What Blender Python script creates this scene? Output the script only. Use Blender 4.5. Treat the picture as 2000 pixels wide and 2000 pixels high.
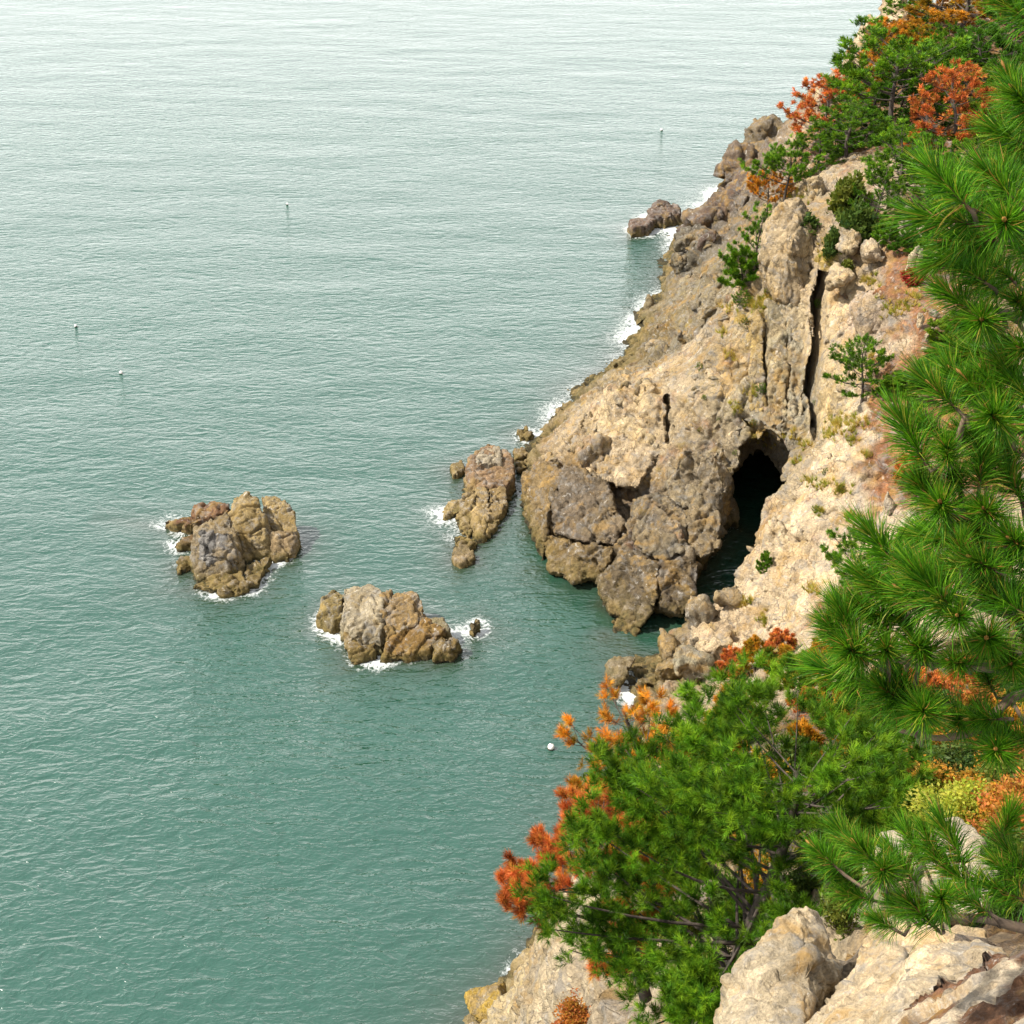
import bpy, bmesh, math, random
import numpy as np
from mathutils import Vector, Matrix
from mathutils.bvhtree import BVHTree

# ------------------------------------------------------------------ camera, sky, sun, exposure
scene = bpy.context.scene
for o in list(bpy.data.objects):
    bpy.data.objects.remove(o)
CAM_H, PITCH, FOV = 60.0, math.radians(30), math.radians(40)
cam_d = bpy.data.cameras.new('camera')
cam_d.sensor_fit = 'AUTO'
cam_d.angle = FOV
cam_d.clip_start = 0.05
cam_d.clip_end = 60000
cam = bpy.data.objects.new('camera', cam_d)
scene.collection.objects.link(cam)
cam.location = (0, 0, CAM_H)
cam.rotation_euler = (math.pi / 2 - PITCH, 0, 0)
scene.camera = cam

SUN_AZ, SUN_EL = math.radians(-98), math.radians(50)     # azimuth from +Y towards +X
world = bpy.data.worlds.new('World')
scene.world = world
world.use_nodes = True
wn = world.node_tree
wn.nodes.clear()
sky = wn.nodes.new('ShaderNodeTexSky')
sky.sky_type = 'NISHITA'
sky.sun_disc = False
sky.sun_elevation = SUN_EL
sky.sun_rotation = SUN_AZ
sky.altitude = 0
sky.air_density = 1.0
sky.dust_density = 1.6
sky.ozone_density = 1.0
bg = wn.nodes.new('ShaderNodeBackground')
bg.inputs['Strength'].default_value = 0.07
wo = wn.nodes.new('ShaderNodeOutputWorld')
wc = wn.nodes.new('ShaderNodeTexCoord')
wsep = wn.nodes.new('ShaderNodeSeparateXYZ')
wn.links.new(wc.outputs['Generated'], wsep.inputs[0])


def wmath(op, a, b_):
    n = wn.nodes.new('ShaderNodeMath')
    n.operation = op
    for i_, v_ in ((0, a), (1, b_)):
        if hasattr(v_, 'links'):
            wn.links.new(v_, n.inputs[i_])
        else:
            n.inputs[i_].default_value = v_
    return n.outputs[0]


VEIL_TAU, VEIL_LIGHT = 0.36, 19.5       # thin high haze: opacity 1 - exp(-tau / sin(elevation))
opac = wmath('SUBTRACT', 1.0, wmath('POWER', math.e, wmath('DIVIDE', -VEIL_TAU, wmath('MAXIMUM', wsep.outputs[2], 0.03))))
wmix = wn.nodes.new('ShaderNodeMix')
wmix.data_type = 'RGBA'
wn.links.new(opac, wmix.inputs[0])
wn.links.new(sky.outputs[0], wmix.inputs[6])
wmix.inputs[7].default_value = (VEIL_LIGHT, VEIL_LIGHT, VEIL_LIGHT * 0.98, 1)
wn.links.new(wmix.outputs[2], bg.inputs[0])
wn.links.new(bg.outputs[0], wo.inputs[0])

sun_d = bpy.data.lights.new('sun', 'SUN')
sun_d.energy = 5.0
sun_d.angle = math.radians(1.0)
sun_d.color = (1.0, 0.95, 0.86)
sun = bpy.data.objects.new('sun', sun_d)
scene.collection.objects.link(sun)
SDIR = Vector((math.sin(SUN_AZ) * math.cos(SUN_EL), math.cos(SUN_AZ) * math.cos(SUN_EL), math.sin(SUN_EL)))
sun.rotation_euler = SDIR.to_track_quat('Z', 'Y').to_euler()
sun.location = (-40, 60, 120)

vs = scene.view_settings
vs.view_transform = 'Standard'
vs.look = 'None'
vs.gamma = 1
vs.exposure = 0.86
vs.use_curve_mapping = False
scene.cycles.use_denoising = True
scene.cycles.sample_clamp_direct = 1.8
scene.cycles.sample_clamp_indirect = 3.0
scene.cycles.max_bounces = 5
scene.cycles.diffuse_bounces = 3
scene.cycles.glossy_bounces = 2
scene.cycles.transmission_bounces = 2
scene.cycles.transparent_max_bounces = 4

RNG = np.random.default_rng(7)
rnd = random.Random(11)
COL = scene.collection

# ------------------------------------------------------------------ picture point -> place in the world
FPX = 1000.0 / math.tan(FOV / 2)
C30, S30 = math.cos(PITCH), math.sin(PITCH)


def ray(u, v):
    x, y = (u - 1000) / FPX, (1000 - v) / FPX
    return np.array([x, C30 + y * S30, -S30 + y * C30])


def P(u, v, Y=None, z=None, d=None):
    r = ray(u, v)
    if Y is not None:
        t = Y / r[1]
    elif z is not None:
        t = (z - CAM_H) / r[2]
    else:
        t = d / np.linalg.norm(r)
    return np.array([0, 0, CAM_H]) + r * t


def metres(px, p):
    """size of px picture units at world point p"""
    f = p[1] * C30 + (CAM_H - p[2]) * S30
    return px * f / FPX


# ------------------------------------------------------------------ numpy noise
_perm = RNG.permutation(256).astype(np.int32)
_perm = np.concatenate([_perm, _perm, _perm])
_g = RNG.normal(size=(256, 3)).astype(np.float32)
_g /= np.linalg.norm(_g, axis=1)[:, None]
_r4 = RNG.random((256, 4)).astype(np.float32)


def _hash(ix, iy, iz):
    return _perm[_perm[_perm[ix & 255] + (iy & 255)] + (iz & 255)]


def perlin(p):
    p = np.asarray(p, np.float32)
    i = np.floor(p).astype(np.int32)
    f = p - i
    w = f * f * f * (f * (f * 6 - 15) + 10)
    out = np.zeros(len(p), np.float32)
    for a in (0, 1):
        wx = w[:, 0] if a else 1 - w[:, 0]
        for b in (0, 1):
            wy = w[:, 1] if b else 1 - w[:, 1]
            for c in (0, 1):
                wz = w[:, 2] if c else 1 - w[:, 2]
                g = _g[_hash(i[:, 0] + a, i[:, 1] + b, i[:, 2] + c)]
                d = g[:, 0] * (f[:, 0] - a) + g[:, 1] * (f[:, 1] - b) + g[:, 2] * (f[:, 2] - c)
                out += wx * wy * wz * d
    return out * 1.5


def fbm(p, size, octaves=4, gain=0.5, aniso=(1, 1, 1), seed=0.0):
    q = np.asarray(p, np.float32) * (np.array(aniso, np.float32) / size) + np.float32(seed * 17.3)
    o = np.zeros(len(q), np.float32)
    a = 1.0
    for _ in range(octaves):
        o += a * perlin(q)
        q = q * 2.03 + 11.7
        a *= gain
    return o


def voronoi(p, size, aniso=(1, 1, 1), seed=0.0):
    """facet tilt, F2-F1 (in cells) and four random numbers of the nearest cell"""
    q = np.asarray(p, np.float32) * (np.array(aniso, np.float32) / size) + np.float32(seed * 13.1)
    i = np.floor(q).astype(np.int32)
    f1 = np.full(len(q), 9, np.float32)
    f2 = np.full(len(q), 9, np.float32)
    hid = np.zeros(len(q), np.int32)
    off = np.zeros_like(q)
    for a in (-1, 0, 1):
        for b in (-1, 0, 1):
            for c in (-1, 0, 1):
                h = _hash(i[:, 0] + a, i[:, 1] + b, i[:, 2] + c)
                r = _r4[h]
                dx = i[:, 0] + a + r[:, 0] - q[:, 0]
                dy = i[:, 1] + b + r[:, 1] - q[:, 1]
                dz = i[:, 2] + c + r[:, 2] - q[:, 2]
                d = np.sqrt(dx * dx + dy * dy + dz * dz)
                m = d < f1
                f2 = np.where(m, f1, np.minimum(f2, d))
                hid = np.where(m, h, hid)
                off[m, 0], off[m, 1], off[m, 2] = dx[m], dy[m], dz[m]
                f1 = np.where(m, d, f1)
    tilt = (off * _g[(hid * 5 + 1) & 255]).sum(1)
    return tilt, f2 - f1, _r4[(hid * 7 + 3) & 255]


def sstep(a, b, x):
    t = np.clip((x - a) / (b - a), 0, 1)
    return t * t * (3 - 2 * t)


# ------------------------------------------------------------------ meshes from arrays
def mk_mesh(name, V, F, mat=None, cols=None, smooth=True):
    """V (n,3); F (m,3) or (m,4); cols (n,3) linear colours as attribute 'tint'"""
    me = bpy.data.meshes.new(name)
    V = np.ascontiguousarray(V, np.float32)
    F = np.ascontiguousarray(F, np.int32)
    n, k = F.shape
    me.vertices.add(len(V))
    me.vertices.foreach_set('co', V.ravel())
    me.loops.add(n * k)
    me.loops.foreach_set('vertex_index', F.ravel())
    me.polygons.add(n)
    me.polygons.foreach_set('loop_start', np.arange(0, n * k, k, dtype=np.int32))
    me.update(calc_edges=True)
    if smooth:
        me.polygons.foreach_set('use_smooth', np.ones(n, bool))
    if cols is not None:
        a = me.color_attributes.new('tint', 'FLOAT_COLOR', 'POINT')
        c4 = np.ones((len(V), 4), np.float32)
        c4[:, :3] = cols
        a.data.foreach_set('color', c4.ravel())
    if mat is not None:
        me.materials.append(mat)
    return me


def link(name, data, parent=None, loc=(0, 0, 0), label=None, cat=None, group=None, kind=None):
    o = bpy.data.objects.new(name, data)
    COL.objects.link(o)
    o.location = loc
    if parent is not None:
        o.parent = parent
    if label:
        o['label'] = label
    if cat:
        o['category'] = cat
    if group:
        o['group'] = group
    if kind:
        o['kind'] = kind
    return o


def mesh_sdf(fn, lo, hi, h, bound=0.0, keep=None, nb=8):
    """surface of fn(points)=0 inside a box, by surface nets on sparse bricks of nb^3 voxels"""
    lo = np.array(lo, float)
    hi = np.array(hi, float)
    nbr = np.maximum(1, np.ceil((hi - lo) / (h * nb)).astype(int))
    bx = np.stack(np.meshgrid(*[np.arange(k) for k in nbr], indexing='ij'), -1).reshape(-1, 3)
    cen = lo + (bx + 0.5) * (h * nb)
    if keep is not None:
        m = keep(cen)
        bx, cen = bx[m], cen[m]
    v = fn(cen.astype(np.float32))
    m = np.abs(v) < h * nb * 0.9 + bound
    bx = bx[m]
    ar = np.arange(nb + 1)
    loc = np.stack(np.meshgrid(ar, ar, ar, indexing='ij'), -1).reshape(-1, 3)
    cellV, cellK, quads = [], [], []
    N = nbr * nb + 3
    enc = lambda c: ((c[..., 0] + 1) * N[1] + (c[..., 1] + 1)) * N[2] + (c[..., 2] + 1)
    S = 600
    for s in range(0, len(bx), S):
        b = bx[s:s + S]
        gi = b[:, None, :] * nb + loc[None]
        pts = (lo + gi * h).astype(np.float32)
        val = fn(pts.reshape(-1, 3)).reshape(len(b), nb + 1, nb + 1, nb + 1)
        ins = val < 0
        c8 = [ins[:, a:nb + a, e:nb + e, g:nb + g] for a in (0, 1) for e in (0, 1) for g in (0, 1)]
        tot = sum(c.astype(np.int8) for c in c8)
        bi, ci, cj, ck = np.nonzero((tot > 0) & (tot < 8))
        if len(bi) == 0:
            continue
        acc = np.zeros((len(bi), 3), np.float32)
        cnt = np.zeros(len(bi), np.float32)
        cv = {}
        for a in (0, 1):
            for e in (0, 1):
                for g in (0, 1):
                    cv[a, e, g] = val[bi, ci + a, cj + e, ck + g]
        for k0 in cv:
            for ax in range(3):
                if k0[ax] == 0:
                    k1 = list(k0)
                    k1[ax] = 1
                    va, vb = cv[k0], cv[tuple(k1)]
                    x = (va < 0) != (vb < 0)
                    t = np.where(x, va / np.where(x, va - vb, 1), 0)
                    q = np.zeros((len(bi), 3), np.float32) + np.array(k0, np.float32)
                    q[:, ax] += t
                    acc += q * x[:, None]
                    cnt += x
        g0 = b[bi] * nb + np.stack([ci, cj, ck], -1)
        cellV.append(lo + (g0 + acc / cnt[:, None]) * h)
        cellK.append(enc(g0))
        for ax in range(3):
            sl = [slice(0, nb)] * 3
            s2 = list(sl)
            s2[ax] = slice(1, nb + 1)
            A = ins[(slice(None), *sl)]
            B = ins[(slice(None), *s2)]
            e_b, ei, ej, ek = np.nonzero(A != B)
            ge = b[e_b] * nb + np.stack([ei, ej, ek], -1)
            o1, o2 = [np.eye(3, dtype=int)[(ax + 1) % 3], np.eye(3, dtype=int)[(ax + 2) % 3]]
            q = np.stack([enc(ge), enc(ge - o1), enc(ge - o1 - o2), enc(ge - o2)], -1)
            fl = A[e_b, ei, ej, ek]
            q[~fl] = q[~fl][:, ::-1]
            quads.append(q)
    Vv = np.concatenate(cellV)
    K = np.concatenate(cellK)
    od = np.argsort(K)
    K, Vv = K[od], Vv[od]
    Q = np.concatenate(quads)
    ix = np.searchsorted(K, Q)
    ix = np.minimum(ix, len(K) - 1)
    ok = (K[ix] == Q).all(1)
    return Vv.astype(np.float32), ix[ok].astype(np.int32)


def vnormals(V, F):
    a = V[F[:, 2]] - V[F[:, 0]]
    b = V[F[:, 3 if F.shape[1] == 4 else 1]] - V[F[:, 1 if F.shape[1] == 4 else 0]]
    n = np.cross(a, b) if F.shape[1] == 4 else -np.cross(a, b)
    N = np.zeros_like(V)
    for k in range(F.shape[1]):
        for c in range(3):
            N[:, c] += np.bincount(F[:, k], n[:, c], len(V))
    return N / np.maximum(np.linalg.norm(N, axis=1), 1e-9)[:, None]


def hull_planes(pts):
    bm = bmesh.new()
    for p in pts:
        bm.verts.new(p)
    bmesh.ops.convex_hull(bm, input=bm.verts)
    c = Vector(np.mean(pts, axis=0))
    pl = []
    for f in bm.faces:
        f.normal_update()
        n = f.normal.copy()
        if n.length < 0.5:
            continue
        d = n.dot(f.verts[0].co)
        if n.dot(c) > d:
            n, d = -n, -d
        pl.append((n.x, n.y, n.z, d))
    bm.free()
    pl = np.array(pl, np.float32)
    _, ui = np.unique(np.round(pl, 3), axis=0, return_index=True)
    return pl[ui]


def sd_hull(p, pl, k=0.0):
    out = None
    for a, b, c, d in pl:
        s = p[:, 0] * a + p[:, 1] * b + p[:, 2] * c - d
        if out is None:
            out = s
        elif k > 0:
            h = np.clip(0.5 + 0.5 * (s - out) / k, 0, 1)
            out = out * (1 - h) + s * h + k * h * (1 - h)
        else:
            out = np.maximum(out, s)
    return out


def sd_ell(p, c, r, rz=0.0):
    q = p - np.array(c, np.float32)
    if rz:
        cs, sn = math.cos(rz), math.sin(rz)
        q = np.stack([q[:, 0] * cs + q[:, 1] * sn, -q[:, 0] * sn + q[:, 1] * cs, q[:, 2]], -1)
    r = np.array(r, np.float32)
    k0 = np.linalg.norm(q / r, axis=1)
    k1 = np.linalg.norm(q / (r * r), axis=1)
    return k0 * (k0 - 1) / np.maximum(k1, 1e-6)


def smin(a, b, k):
    h = np.clip(0.5 + 0.5 * (b - a) / k, 0, 1)
    return b * (1 - h) + a * h - k * h * (1 - h)


# ------------------------------------------------------------------ materials
def nodes(name):
    m = bpy.data.materials.new(name)
    m.use_nodes = True
    nt = m.node_tree
    nt.nodes.clear()
    out = nt.nodes.new('ShaderNodeOutputMaterial')
    b = nt.nodes.new('ShaderNodeBsdfPrincipled')
    nt.links.new(b.outputs[0], out.inputs[0])

    def N(t, **kw):
        n = nt.nodes.new(t)
        for k, v in kw.items():
            if k.startswith('i_'):
                n.inputs[k[2:].replace('_', ' ')].default_value = v
            else:
                setattr(n, k, v)
        return n
    L = nt.links.new
    return m, b, N, L, nt


def mixc(N, L, fac, a, b, mode='MIX'):
    n = N('ShaderNodeMix', data_type='RGBA', blend_type=mode)
    for s, v in ((0, fac), (6, a), (7, b)):
        if hasattr(v, 'links'):
            L(v, n.inputs[s])
        else:
            n.inputs[s].default_value = v if s == 0 else (*v, 1)
    return n.outputs[2]


def ramp(N, L, x, stops):
    n = N('ShaderNodeValToRGB')
    while len(n.color_ramp.elements) < len(stops):
        n.color_ramp.elements.new(0.5)
    for e, (p, c) in zip(n.color_ramp.elements, stops):
        e.position = p
        e.color = (c, c, c, 1) if not hasattr(c, '__len__') else (*c, 1)
    L(x, n.inputs[0])
    return n.outputs[0]


def math_n(N, L, op, a, b=None, clamp=False):
    n = N('ShaderNodeMath', operation=op, use_clamp=clamp)
    for s, v in ((0, a), (1, b)):
        if v is None:
            continue
        if hasattr(v, 'links'):
            L(v, n.inputs[s])
        else:
            n.inputs[s].default_value = v
    return n.outputs[0]


def rock_mat(name, scale=1.0, grey=0.6, crack=0.12, speck=0.9, seam=0.7, tide=True, tk=0.25, tn=1.0, ochre=(0.34, 0.195, 0.045), ochre_amt=0.55, bump=1.0, attr=True, base=(0.4, 0.34, 0.27)):
    """stone: 'tint' attribute x mottling, ochre stains, pale scabs, weed-stained band by the sea; scale = metres of a mottle"""
    m, b, N, L, nt = nodes(name)
    pos = N('ShaderNodeNewGeometry').outputs['Position']
    tc = pos
    if attr:
        at = N('ShaderNodeAttribute', attribute_name='tint').outputs['Color']
    else:
        r = N('ShaderNodeRGB')
        r.outputs[0].default_value = (*base, 1)
        at = r.outputs[0]

    def noise(sz, det=5, rough=0.6, dist=0.0, typ='FBM', vec=None):
        n = N('ShaderNodeTexNoise', noise_type=typ)
        L(vec or tc, n.inputs['Vector'])
        n.inputs['Scale'].default_value = 1.0 / (sz * scale)
        n.inputs['Detail'].default_value = det
        n.inputs['Roughness'].default_value = rough
        n.inputs['Distortion'].default_value = dist
        return n.outputs[0]
    n1 = noise(1.5, 6, 0.65)
    n2 = noise(0.35, 5, 0.7, 0.4)
    n3 = noise(2.6, 5, 0.6, 1.0)
    n4 = noise(0.9, 6, 0.7, 0.6)
    # value mottling of the stone itself
    k = ramp(N, L, n1, [(0.28, 0.62), (0.5, 1.0), (0.72, 1.32)])
    c = mixc(N, L, 1.0, at, k, 'MULTIPLY')
    k2 = ramp(N, L, n2, [(0.3, 0.7), (0.52, 1.0), (0.75, 1.22)])
    c = mixc(N, L, 0.8, c, k2, 'MULTIPLY')
    n5 = noise(0.10, 4, 0.8, 0.3)
    k3 = ramp(N, L, n5, [(0.30, 0.50), (0.5, 1.0), (0.70, 1.45)])
    c = mixc(N, L, speck, c, k3, 'MULTIPLY')
    # ochre stain
    of = ramp(N, L, n3, [(0.52, 0.0), (0.66, 1.0)])
    of = math_n(N, L, 'MULTIPLY', of, ochre_amt)
    c = mixc(N, L, of, c, ochre)
    # grey weathered scabs
    gf = ramp(N, L, n4, [(0.50, 0.0), (0.64, grey)])
    c = mixc(N, L, gf, c, (0.20, 0.19, 0.175))
    pf = ramp(N, L, noise(0.55, 5, 0.7, 0.8), [(0.60, 0.0), (0.68, 0.6)])
    c = mixc(N, L, pf, c, (0.50, 0.46, 0.40))
    if seam > 0:
        vs_ = N('ShaderNodeTexVoronoi', feature='DISTANCE_TO_EDGE')
        mp_ = N('ShaderNodeMapping')
        mp_.inputs['Rotation'].default_value = (0.35, 0.25, 0.5)
        mp_.inputs['Scale'].default_value = (1.5 / scale, 1.1 / scale, 0.55 / scale)
        nw = N('ShaderNodeTexNoise')
        nw.inputs['Scale'].default_value = 0.9 / scale
        nw.inputs['Detail'].default_value = 4
        L(tc, nw.inputs['Vector'])
        vw = N('ShaderNodeVectorMath', operation='MULTIPLY_ADD')
        L(nw.outputs['Color'], vw.inputs[0])
        vw.inputs[1].default_value = (1.1 * scale,) * 3
        L(tc, vw.inputs[2])
        L(vw.outputs[0], mp_.inputs['Vector'])
        L(mp_.outputs[0], vs_.inputs['Vector'])
        vs_.inputs['Scale'].default_value = 1.0
        sl_ = ramp(N, L, vs_.outputs[0], [(0.0, 1.0), (0.055, 0.0)])
        sl_ = math_n(N, L, 'MULTIPLY', sl_, ramp(N, L, n1, [(0.45, 0.0), (0.56, seam)]))
        c = mixc(N, L, sl_, c, (0.05, 0.04, 0.03))
    if tide:
        sp = N('ShaderNodeSeparateXYZ')
        L(pos, sp.inputs[0])
        zz = math_n(N, L, 'ADD', sp.outputs[2], math_n(N, L, 'MULTIPLY', math_n(N, L, 'SUBTRACT', n3, 0.5), -6.0 * tn))
        zz = math_n(N, L, 'ADD', zz, math_n(N, L, 'MULTIPLY', math_n(N, L, 'SUBTRACT', n2, 0.5), -2.0 * tn))
        weed = ramp(N, L, math_n(N, L, 'MULTIPLY', zz, tk), [(0.10, 0.92), (0.62, 0.0)])
        wc = mixc(N, L, ramp(N, L, n4, [(0.42, 0.0), (0.6, 1.0)]), (0.085, 0.07, 0.022), (0.20, 0.135, 0.04))
        c = mixc(N, L, weed, c, wc)
        wet = ramp(N, L, math_n(N, L, 'MULTIPLY', zz, tk), [(0.0, 0.9), (0.16, 0.0)])
        c = mixc(N, L, wet, c, (0.03, 0.026, 0.014))
    L(c, b.inputs['Base Color'])
    b.inputs['Roughness'].default_value = 0.88
    b.inputs['Specular IOR Level'].default_value = 0.25
    # relief
    nb1 = noise(0.5, 8, 0.72, 0.3)
    vo = N('ShaderNodeTexVoronoi', feature='DISTANCE_TO_EDGE')
    wv = N('ShaderNodeMix', data_type='VECTOR')
    wv.inputs[0].default_value = 0.12
    L(tc, wv.inputs[4])
    nn = N('ShaderNodeTexNoise')
    nn.inputs['Scale'].default_value = 1.2 / scale
    L(tc, nn.inputs['Vector'])
    vm = N('ShaderNodeVectorMath', operation='MULTIPLY_ADD')
    L(nn.outputs['Color'], vm.inputs[0])
    vm.inputs[1].default_value = (0.9 * scale,) * 3
    L(tc, vm.inputs[2])
    L(vm.outputs[0], vo.inputs['Vector'])
    vo.inputs['Scale'].default_value = 1.6 / scale
    cr = ramp(N, L, vo.outputs[0], [(0.0, 0.0), (0.05, 1.0)])
    hgt = math_n(N, L, 'ADD', math_n(N, L, 'MULTIPLY', nb1, 1.0), math_n(N, L, 'MULTIPLY', cr, crack))
    bp = N('ShaderNodeBump')
    bp.inputs['Strength'].default_value = 0.9
    bp.inputs['Distance'].default_value = 0.42 * scale * bump
    L(hgt, bp.inputs['Height'])
    L(bp.outputs[0], b.inputs['Normal'])
    return m


M_ROCK = rock_mat('cliff_stone', 1.0)
M_ISLET = rock_mat('islet_stone', 0.8, tk=0.6, tn=0.35, bump=0.6, ochre=(0.24, 0.155, 0.045), ochre_amt=0.5)
M_NEAR = rock_mat('near_stone', 0.16, crack=0.0, seam=0.35, tide=False, ochre_amt=0.55, bump=0.7)

# ------------------------------------------------------------------ land: heights from surveyed points
CT = []      # (x, y, z)


def cz(u, v, z):
    CT.append(P(u, v, z=z))


def cy(*a):
    for u, v, Y in a:
        CT.append(P(u, v, Y=Y))


SHORE = [(1180, 1240), (1130, 1145), (1062, 1112), (1030, 1040), (1020, 990), (1018, 930), (1040, 875), (1062, 836), (1092, 795), (1150, 738),
         (1212, 690), (1250, 622), (1290, 560), (1312, 505), (1325, 455), (1400, 398), (1470, 330), (1500, 285)]
for u, v in SHORE:
    cz(u, v, 0.0)
for u, v in [(1190, 1320), (1230, 1352), (1225, 1420), (1180, 1520), (1120, 1650), (1060, 1800), (1010, 1885), (960, 1925), (912, 2000)]:
    cz(u, v, 0.0)
# sea bed
for u, v in [(1150, 1260), (1090, 1180), (1010, 1110), (975, 1000), (975, 920), (1000, 860), (1030, 800), (1110, 725), (1175, 670), (1215, 600), (1255, 540),
             (1285, 480), (1300, 430), (1380, 380), (1440, 310), (1480, 265), (1140, 1310), (1170, 1400), (1120, 1500), (1060, 1630), (990, 1780), (930, 1870), (860, 1960)]:
    cz(u, v, -3.5)
for x in range(-140, 41, 30):
    for y in range(20, 420, 30):
        if x < 10 + (y - 100) * 0.12 - 22 or y > 265:
            CT.append(np.array([x, y, -9.0]))
for x, y in [(45, 225), (62, 232), (85, 240), (120, 250), (170, 255)]:
    CT.append(np.array([x, y, -3.0]))
for x, y in [(50, 250), (85, 270), (120, 280), (170, 290), (70, 330), (140, 340), (200, 350)]:
    CT.append(np.array([x, y, -9.0]))
for u, v in [(1222, 1272), (1262, 1258), (1300, 1243), (1335, 1222)]:
    cz(u, v, -1.6)
# headland
cy((1100, 830, 112), (1150, 800, 110), (1250, 768, 107), (1320, 720, 112), (1400, 640, 118), (1400, 760, 104), (1440, 860, 100), (1350, 880, 100), (1250, 900, 102),
   (1450, 700, 105.5), (1520, 700, 104), (1560, 800, 101), (1500, 850, 99), (1480, 520, 113), (1540, 480, 110), (1560, 410, 113), (1600, 350, 120), (1540, 350, 126),
   (1450, 560, 124), (1350, 650, 128), (1280, 680, 131), (1390, 520, 145), (1450, 450, 150), (1380, 430, 166), (1430, 360, 176), (1510, 285, 188), (1500, 330, 165),
   (1300, 850, 104), (1200, 880, 106))
# plateau with the trees
cy((1650, 310, 128), (1745, 275, 137), (1590, 300, 140), (1620, 200, 165), (1590, 235, 160), (1735, 5, 186), (1690, 80, 180), (1650, 150, 172), (1850, 100, 165),
   (1880, 65, 160), (1840, 320, 128), (1950, 250, 130), (2050, 150, 140), (2150, 0, 160), (2300, 0, 165), (2300, 250, 135))
# wall on the near side of the cave
cy((1600, 600, 104), (1625, 560, 105), (1640, 480, 107), (1700, 440, 108), (1760, 430, 107), (1605, 700, 101), (1595, 850, 97), (1575, 920, 92), (1560, 980, 88),
   (1525, 1025, 84), (1505, 1045, 83), (1455, 1150, 81.5), (1422, 1200, 80.5), (1405, 1270, 79.3), (1640, 700, 99.5), (1700, 560, 98), (1780, 560, 98), (1800, 640, 92),
   (1690, 785, 88), (1650, 860, 86), (1600, 1000, 81.5), (1700, 950, 82), (1790, 900, 83), (1850, 750, 88), (1950, 600, 95), (2100, 500, 105), (1650, 1100, 76.5),
   (1550, 1180, 75), (1500, 1250, 74.5), (1430, 1310, 77), (1750, 1100, 74), (1600, 1260, 66), (1700, 1300, 58), (1850, 1300, 52), (2050, 1200, 60), (2150, 900, 85))
# near slope, from the valley up to the lookout
cy((1650, 1400, 38), (1750, 1400, 31), (1900, 1400, 27), (1800, 1500, 20), (1950, 1550, 16), (1700, 1520, 21), (1620, 1640, 16), (1900, 1590, 11.8), (1600, 1720, 12.5), (1900, 1770, 8.4), (1720, 1690, 9.2), (1650, 1800, 8.4),
   (1560, 1910, 6.6), (1750, 1960, 5.2), (1900, 1960, 4.7), (1980, 2010, 4.2), (1460, 2000, 12.5), (1300, 1960, 19), (1200, 1750, 24), (1300, 1500, 40), (1400, 1400, 52),
   (1150, 1650, 30), (1090, 1730, 33), (1045, 1815, 38), (1020, 1895, 48), (1085, 1990, 40), (1120, 1900, 33), (2150, 1500, 18), (2250, 1300, 30), (2200, 1800, 7))
for u, v, z in [(957, 1945, 0), (985, 1990, 1.2), (930, 1985, 0), (1000, 1950, 2.0)]:
    cz(u, v, z)
for p in [(-0.8, 30, 17), (-0.9, 40, 6), (-1.2, 36, 9), (-2.2, 25, 17), (0, 0, 58.2), (2, -3, 59), (5, 0, 58.5), (-2.5, 2, 52), (-3, 10, 34), (-5, 18, 18), (-9, 30, 0), (-6, 42, 0), (-16, 22, 0), (-20, 30, -5), (-12, 42, -5), (-9, 50, -4), (12, 2, 59), (25, 5, 60),
          (25, 25, 50), (40, 50, 42), (55, 80, 38), (65, 110, 36), (80, 150, 38), (110, 190, 38)]:
    CT.append(np.array(p, float))
CT = np.array(CT)
cxy = CT[:, :2]
nC = len(CT)
dm = np.linalg.norm(cxy[:, None] - cxy[None], axis=-1)
A = np.zeros((nC + 3, nC + 3))
A[:nC, :nC] = -dm + np.eye(nC) * 0.12
A[:nC, nC] = 1
A[:nC, nC + 1:] = cxy
A[nC:, :nC] = A[:nC, nC:].T
W_RBF = np.linalg.solve(A, np.concatenate([CT[:, 2], np.zeros(3)]))
GX0, GX1, GY0, GY1, GS = -60.0, 150.0, -8.0, 330.0, 0.5
gx = np.arange(GX0, GX1 + GS, GS)
gy = np.arange(GY0, GY1 + GS, GS)
HG = np.zeros((len(gx), len(gy)))
for i in range(0, len(gx), 20):
    q = np.stack(np.meshgrid(gx[i:i + 20], gy, indexing='ij'), -1)
    HG[i:i + 20] = -np.linalg.norm(q[:, :, None, :] - cxy, axis=-1) @ W_RBF[:nC] + W_RBF[nC] + q @ W_RBF[nC + 1:]
gxx, gyy = np.gradient(HG, GS)
SL = 1 / np.sqrt(1 + gxx ** 2 + gyy ** 2)
HG = HG.astype(np.float32)
SL = SL.astype(np.float32)


def sample(G, x, y):
    a = np.clip((x - GX0) / GS, 0, len(gx) - 1.001)
    b = np.clip((y - GY0) / GS, 0, len(gy) - 1.001)
    i, j = a.astype(int), b.astype(int)
    a, b = a - i, b - j
    return G[i, j] * (1 - a) * (1 - b) + G[i + 1, j] * a * (1 - b) + G[i, j + 1] * (1 - a) * b + G[i + 1, j + 1] * a * b


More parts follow.
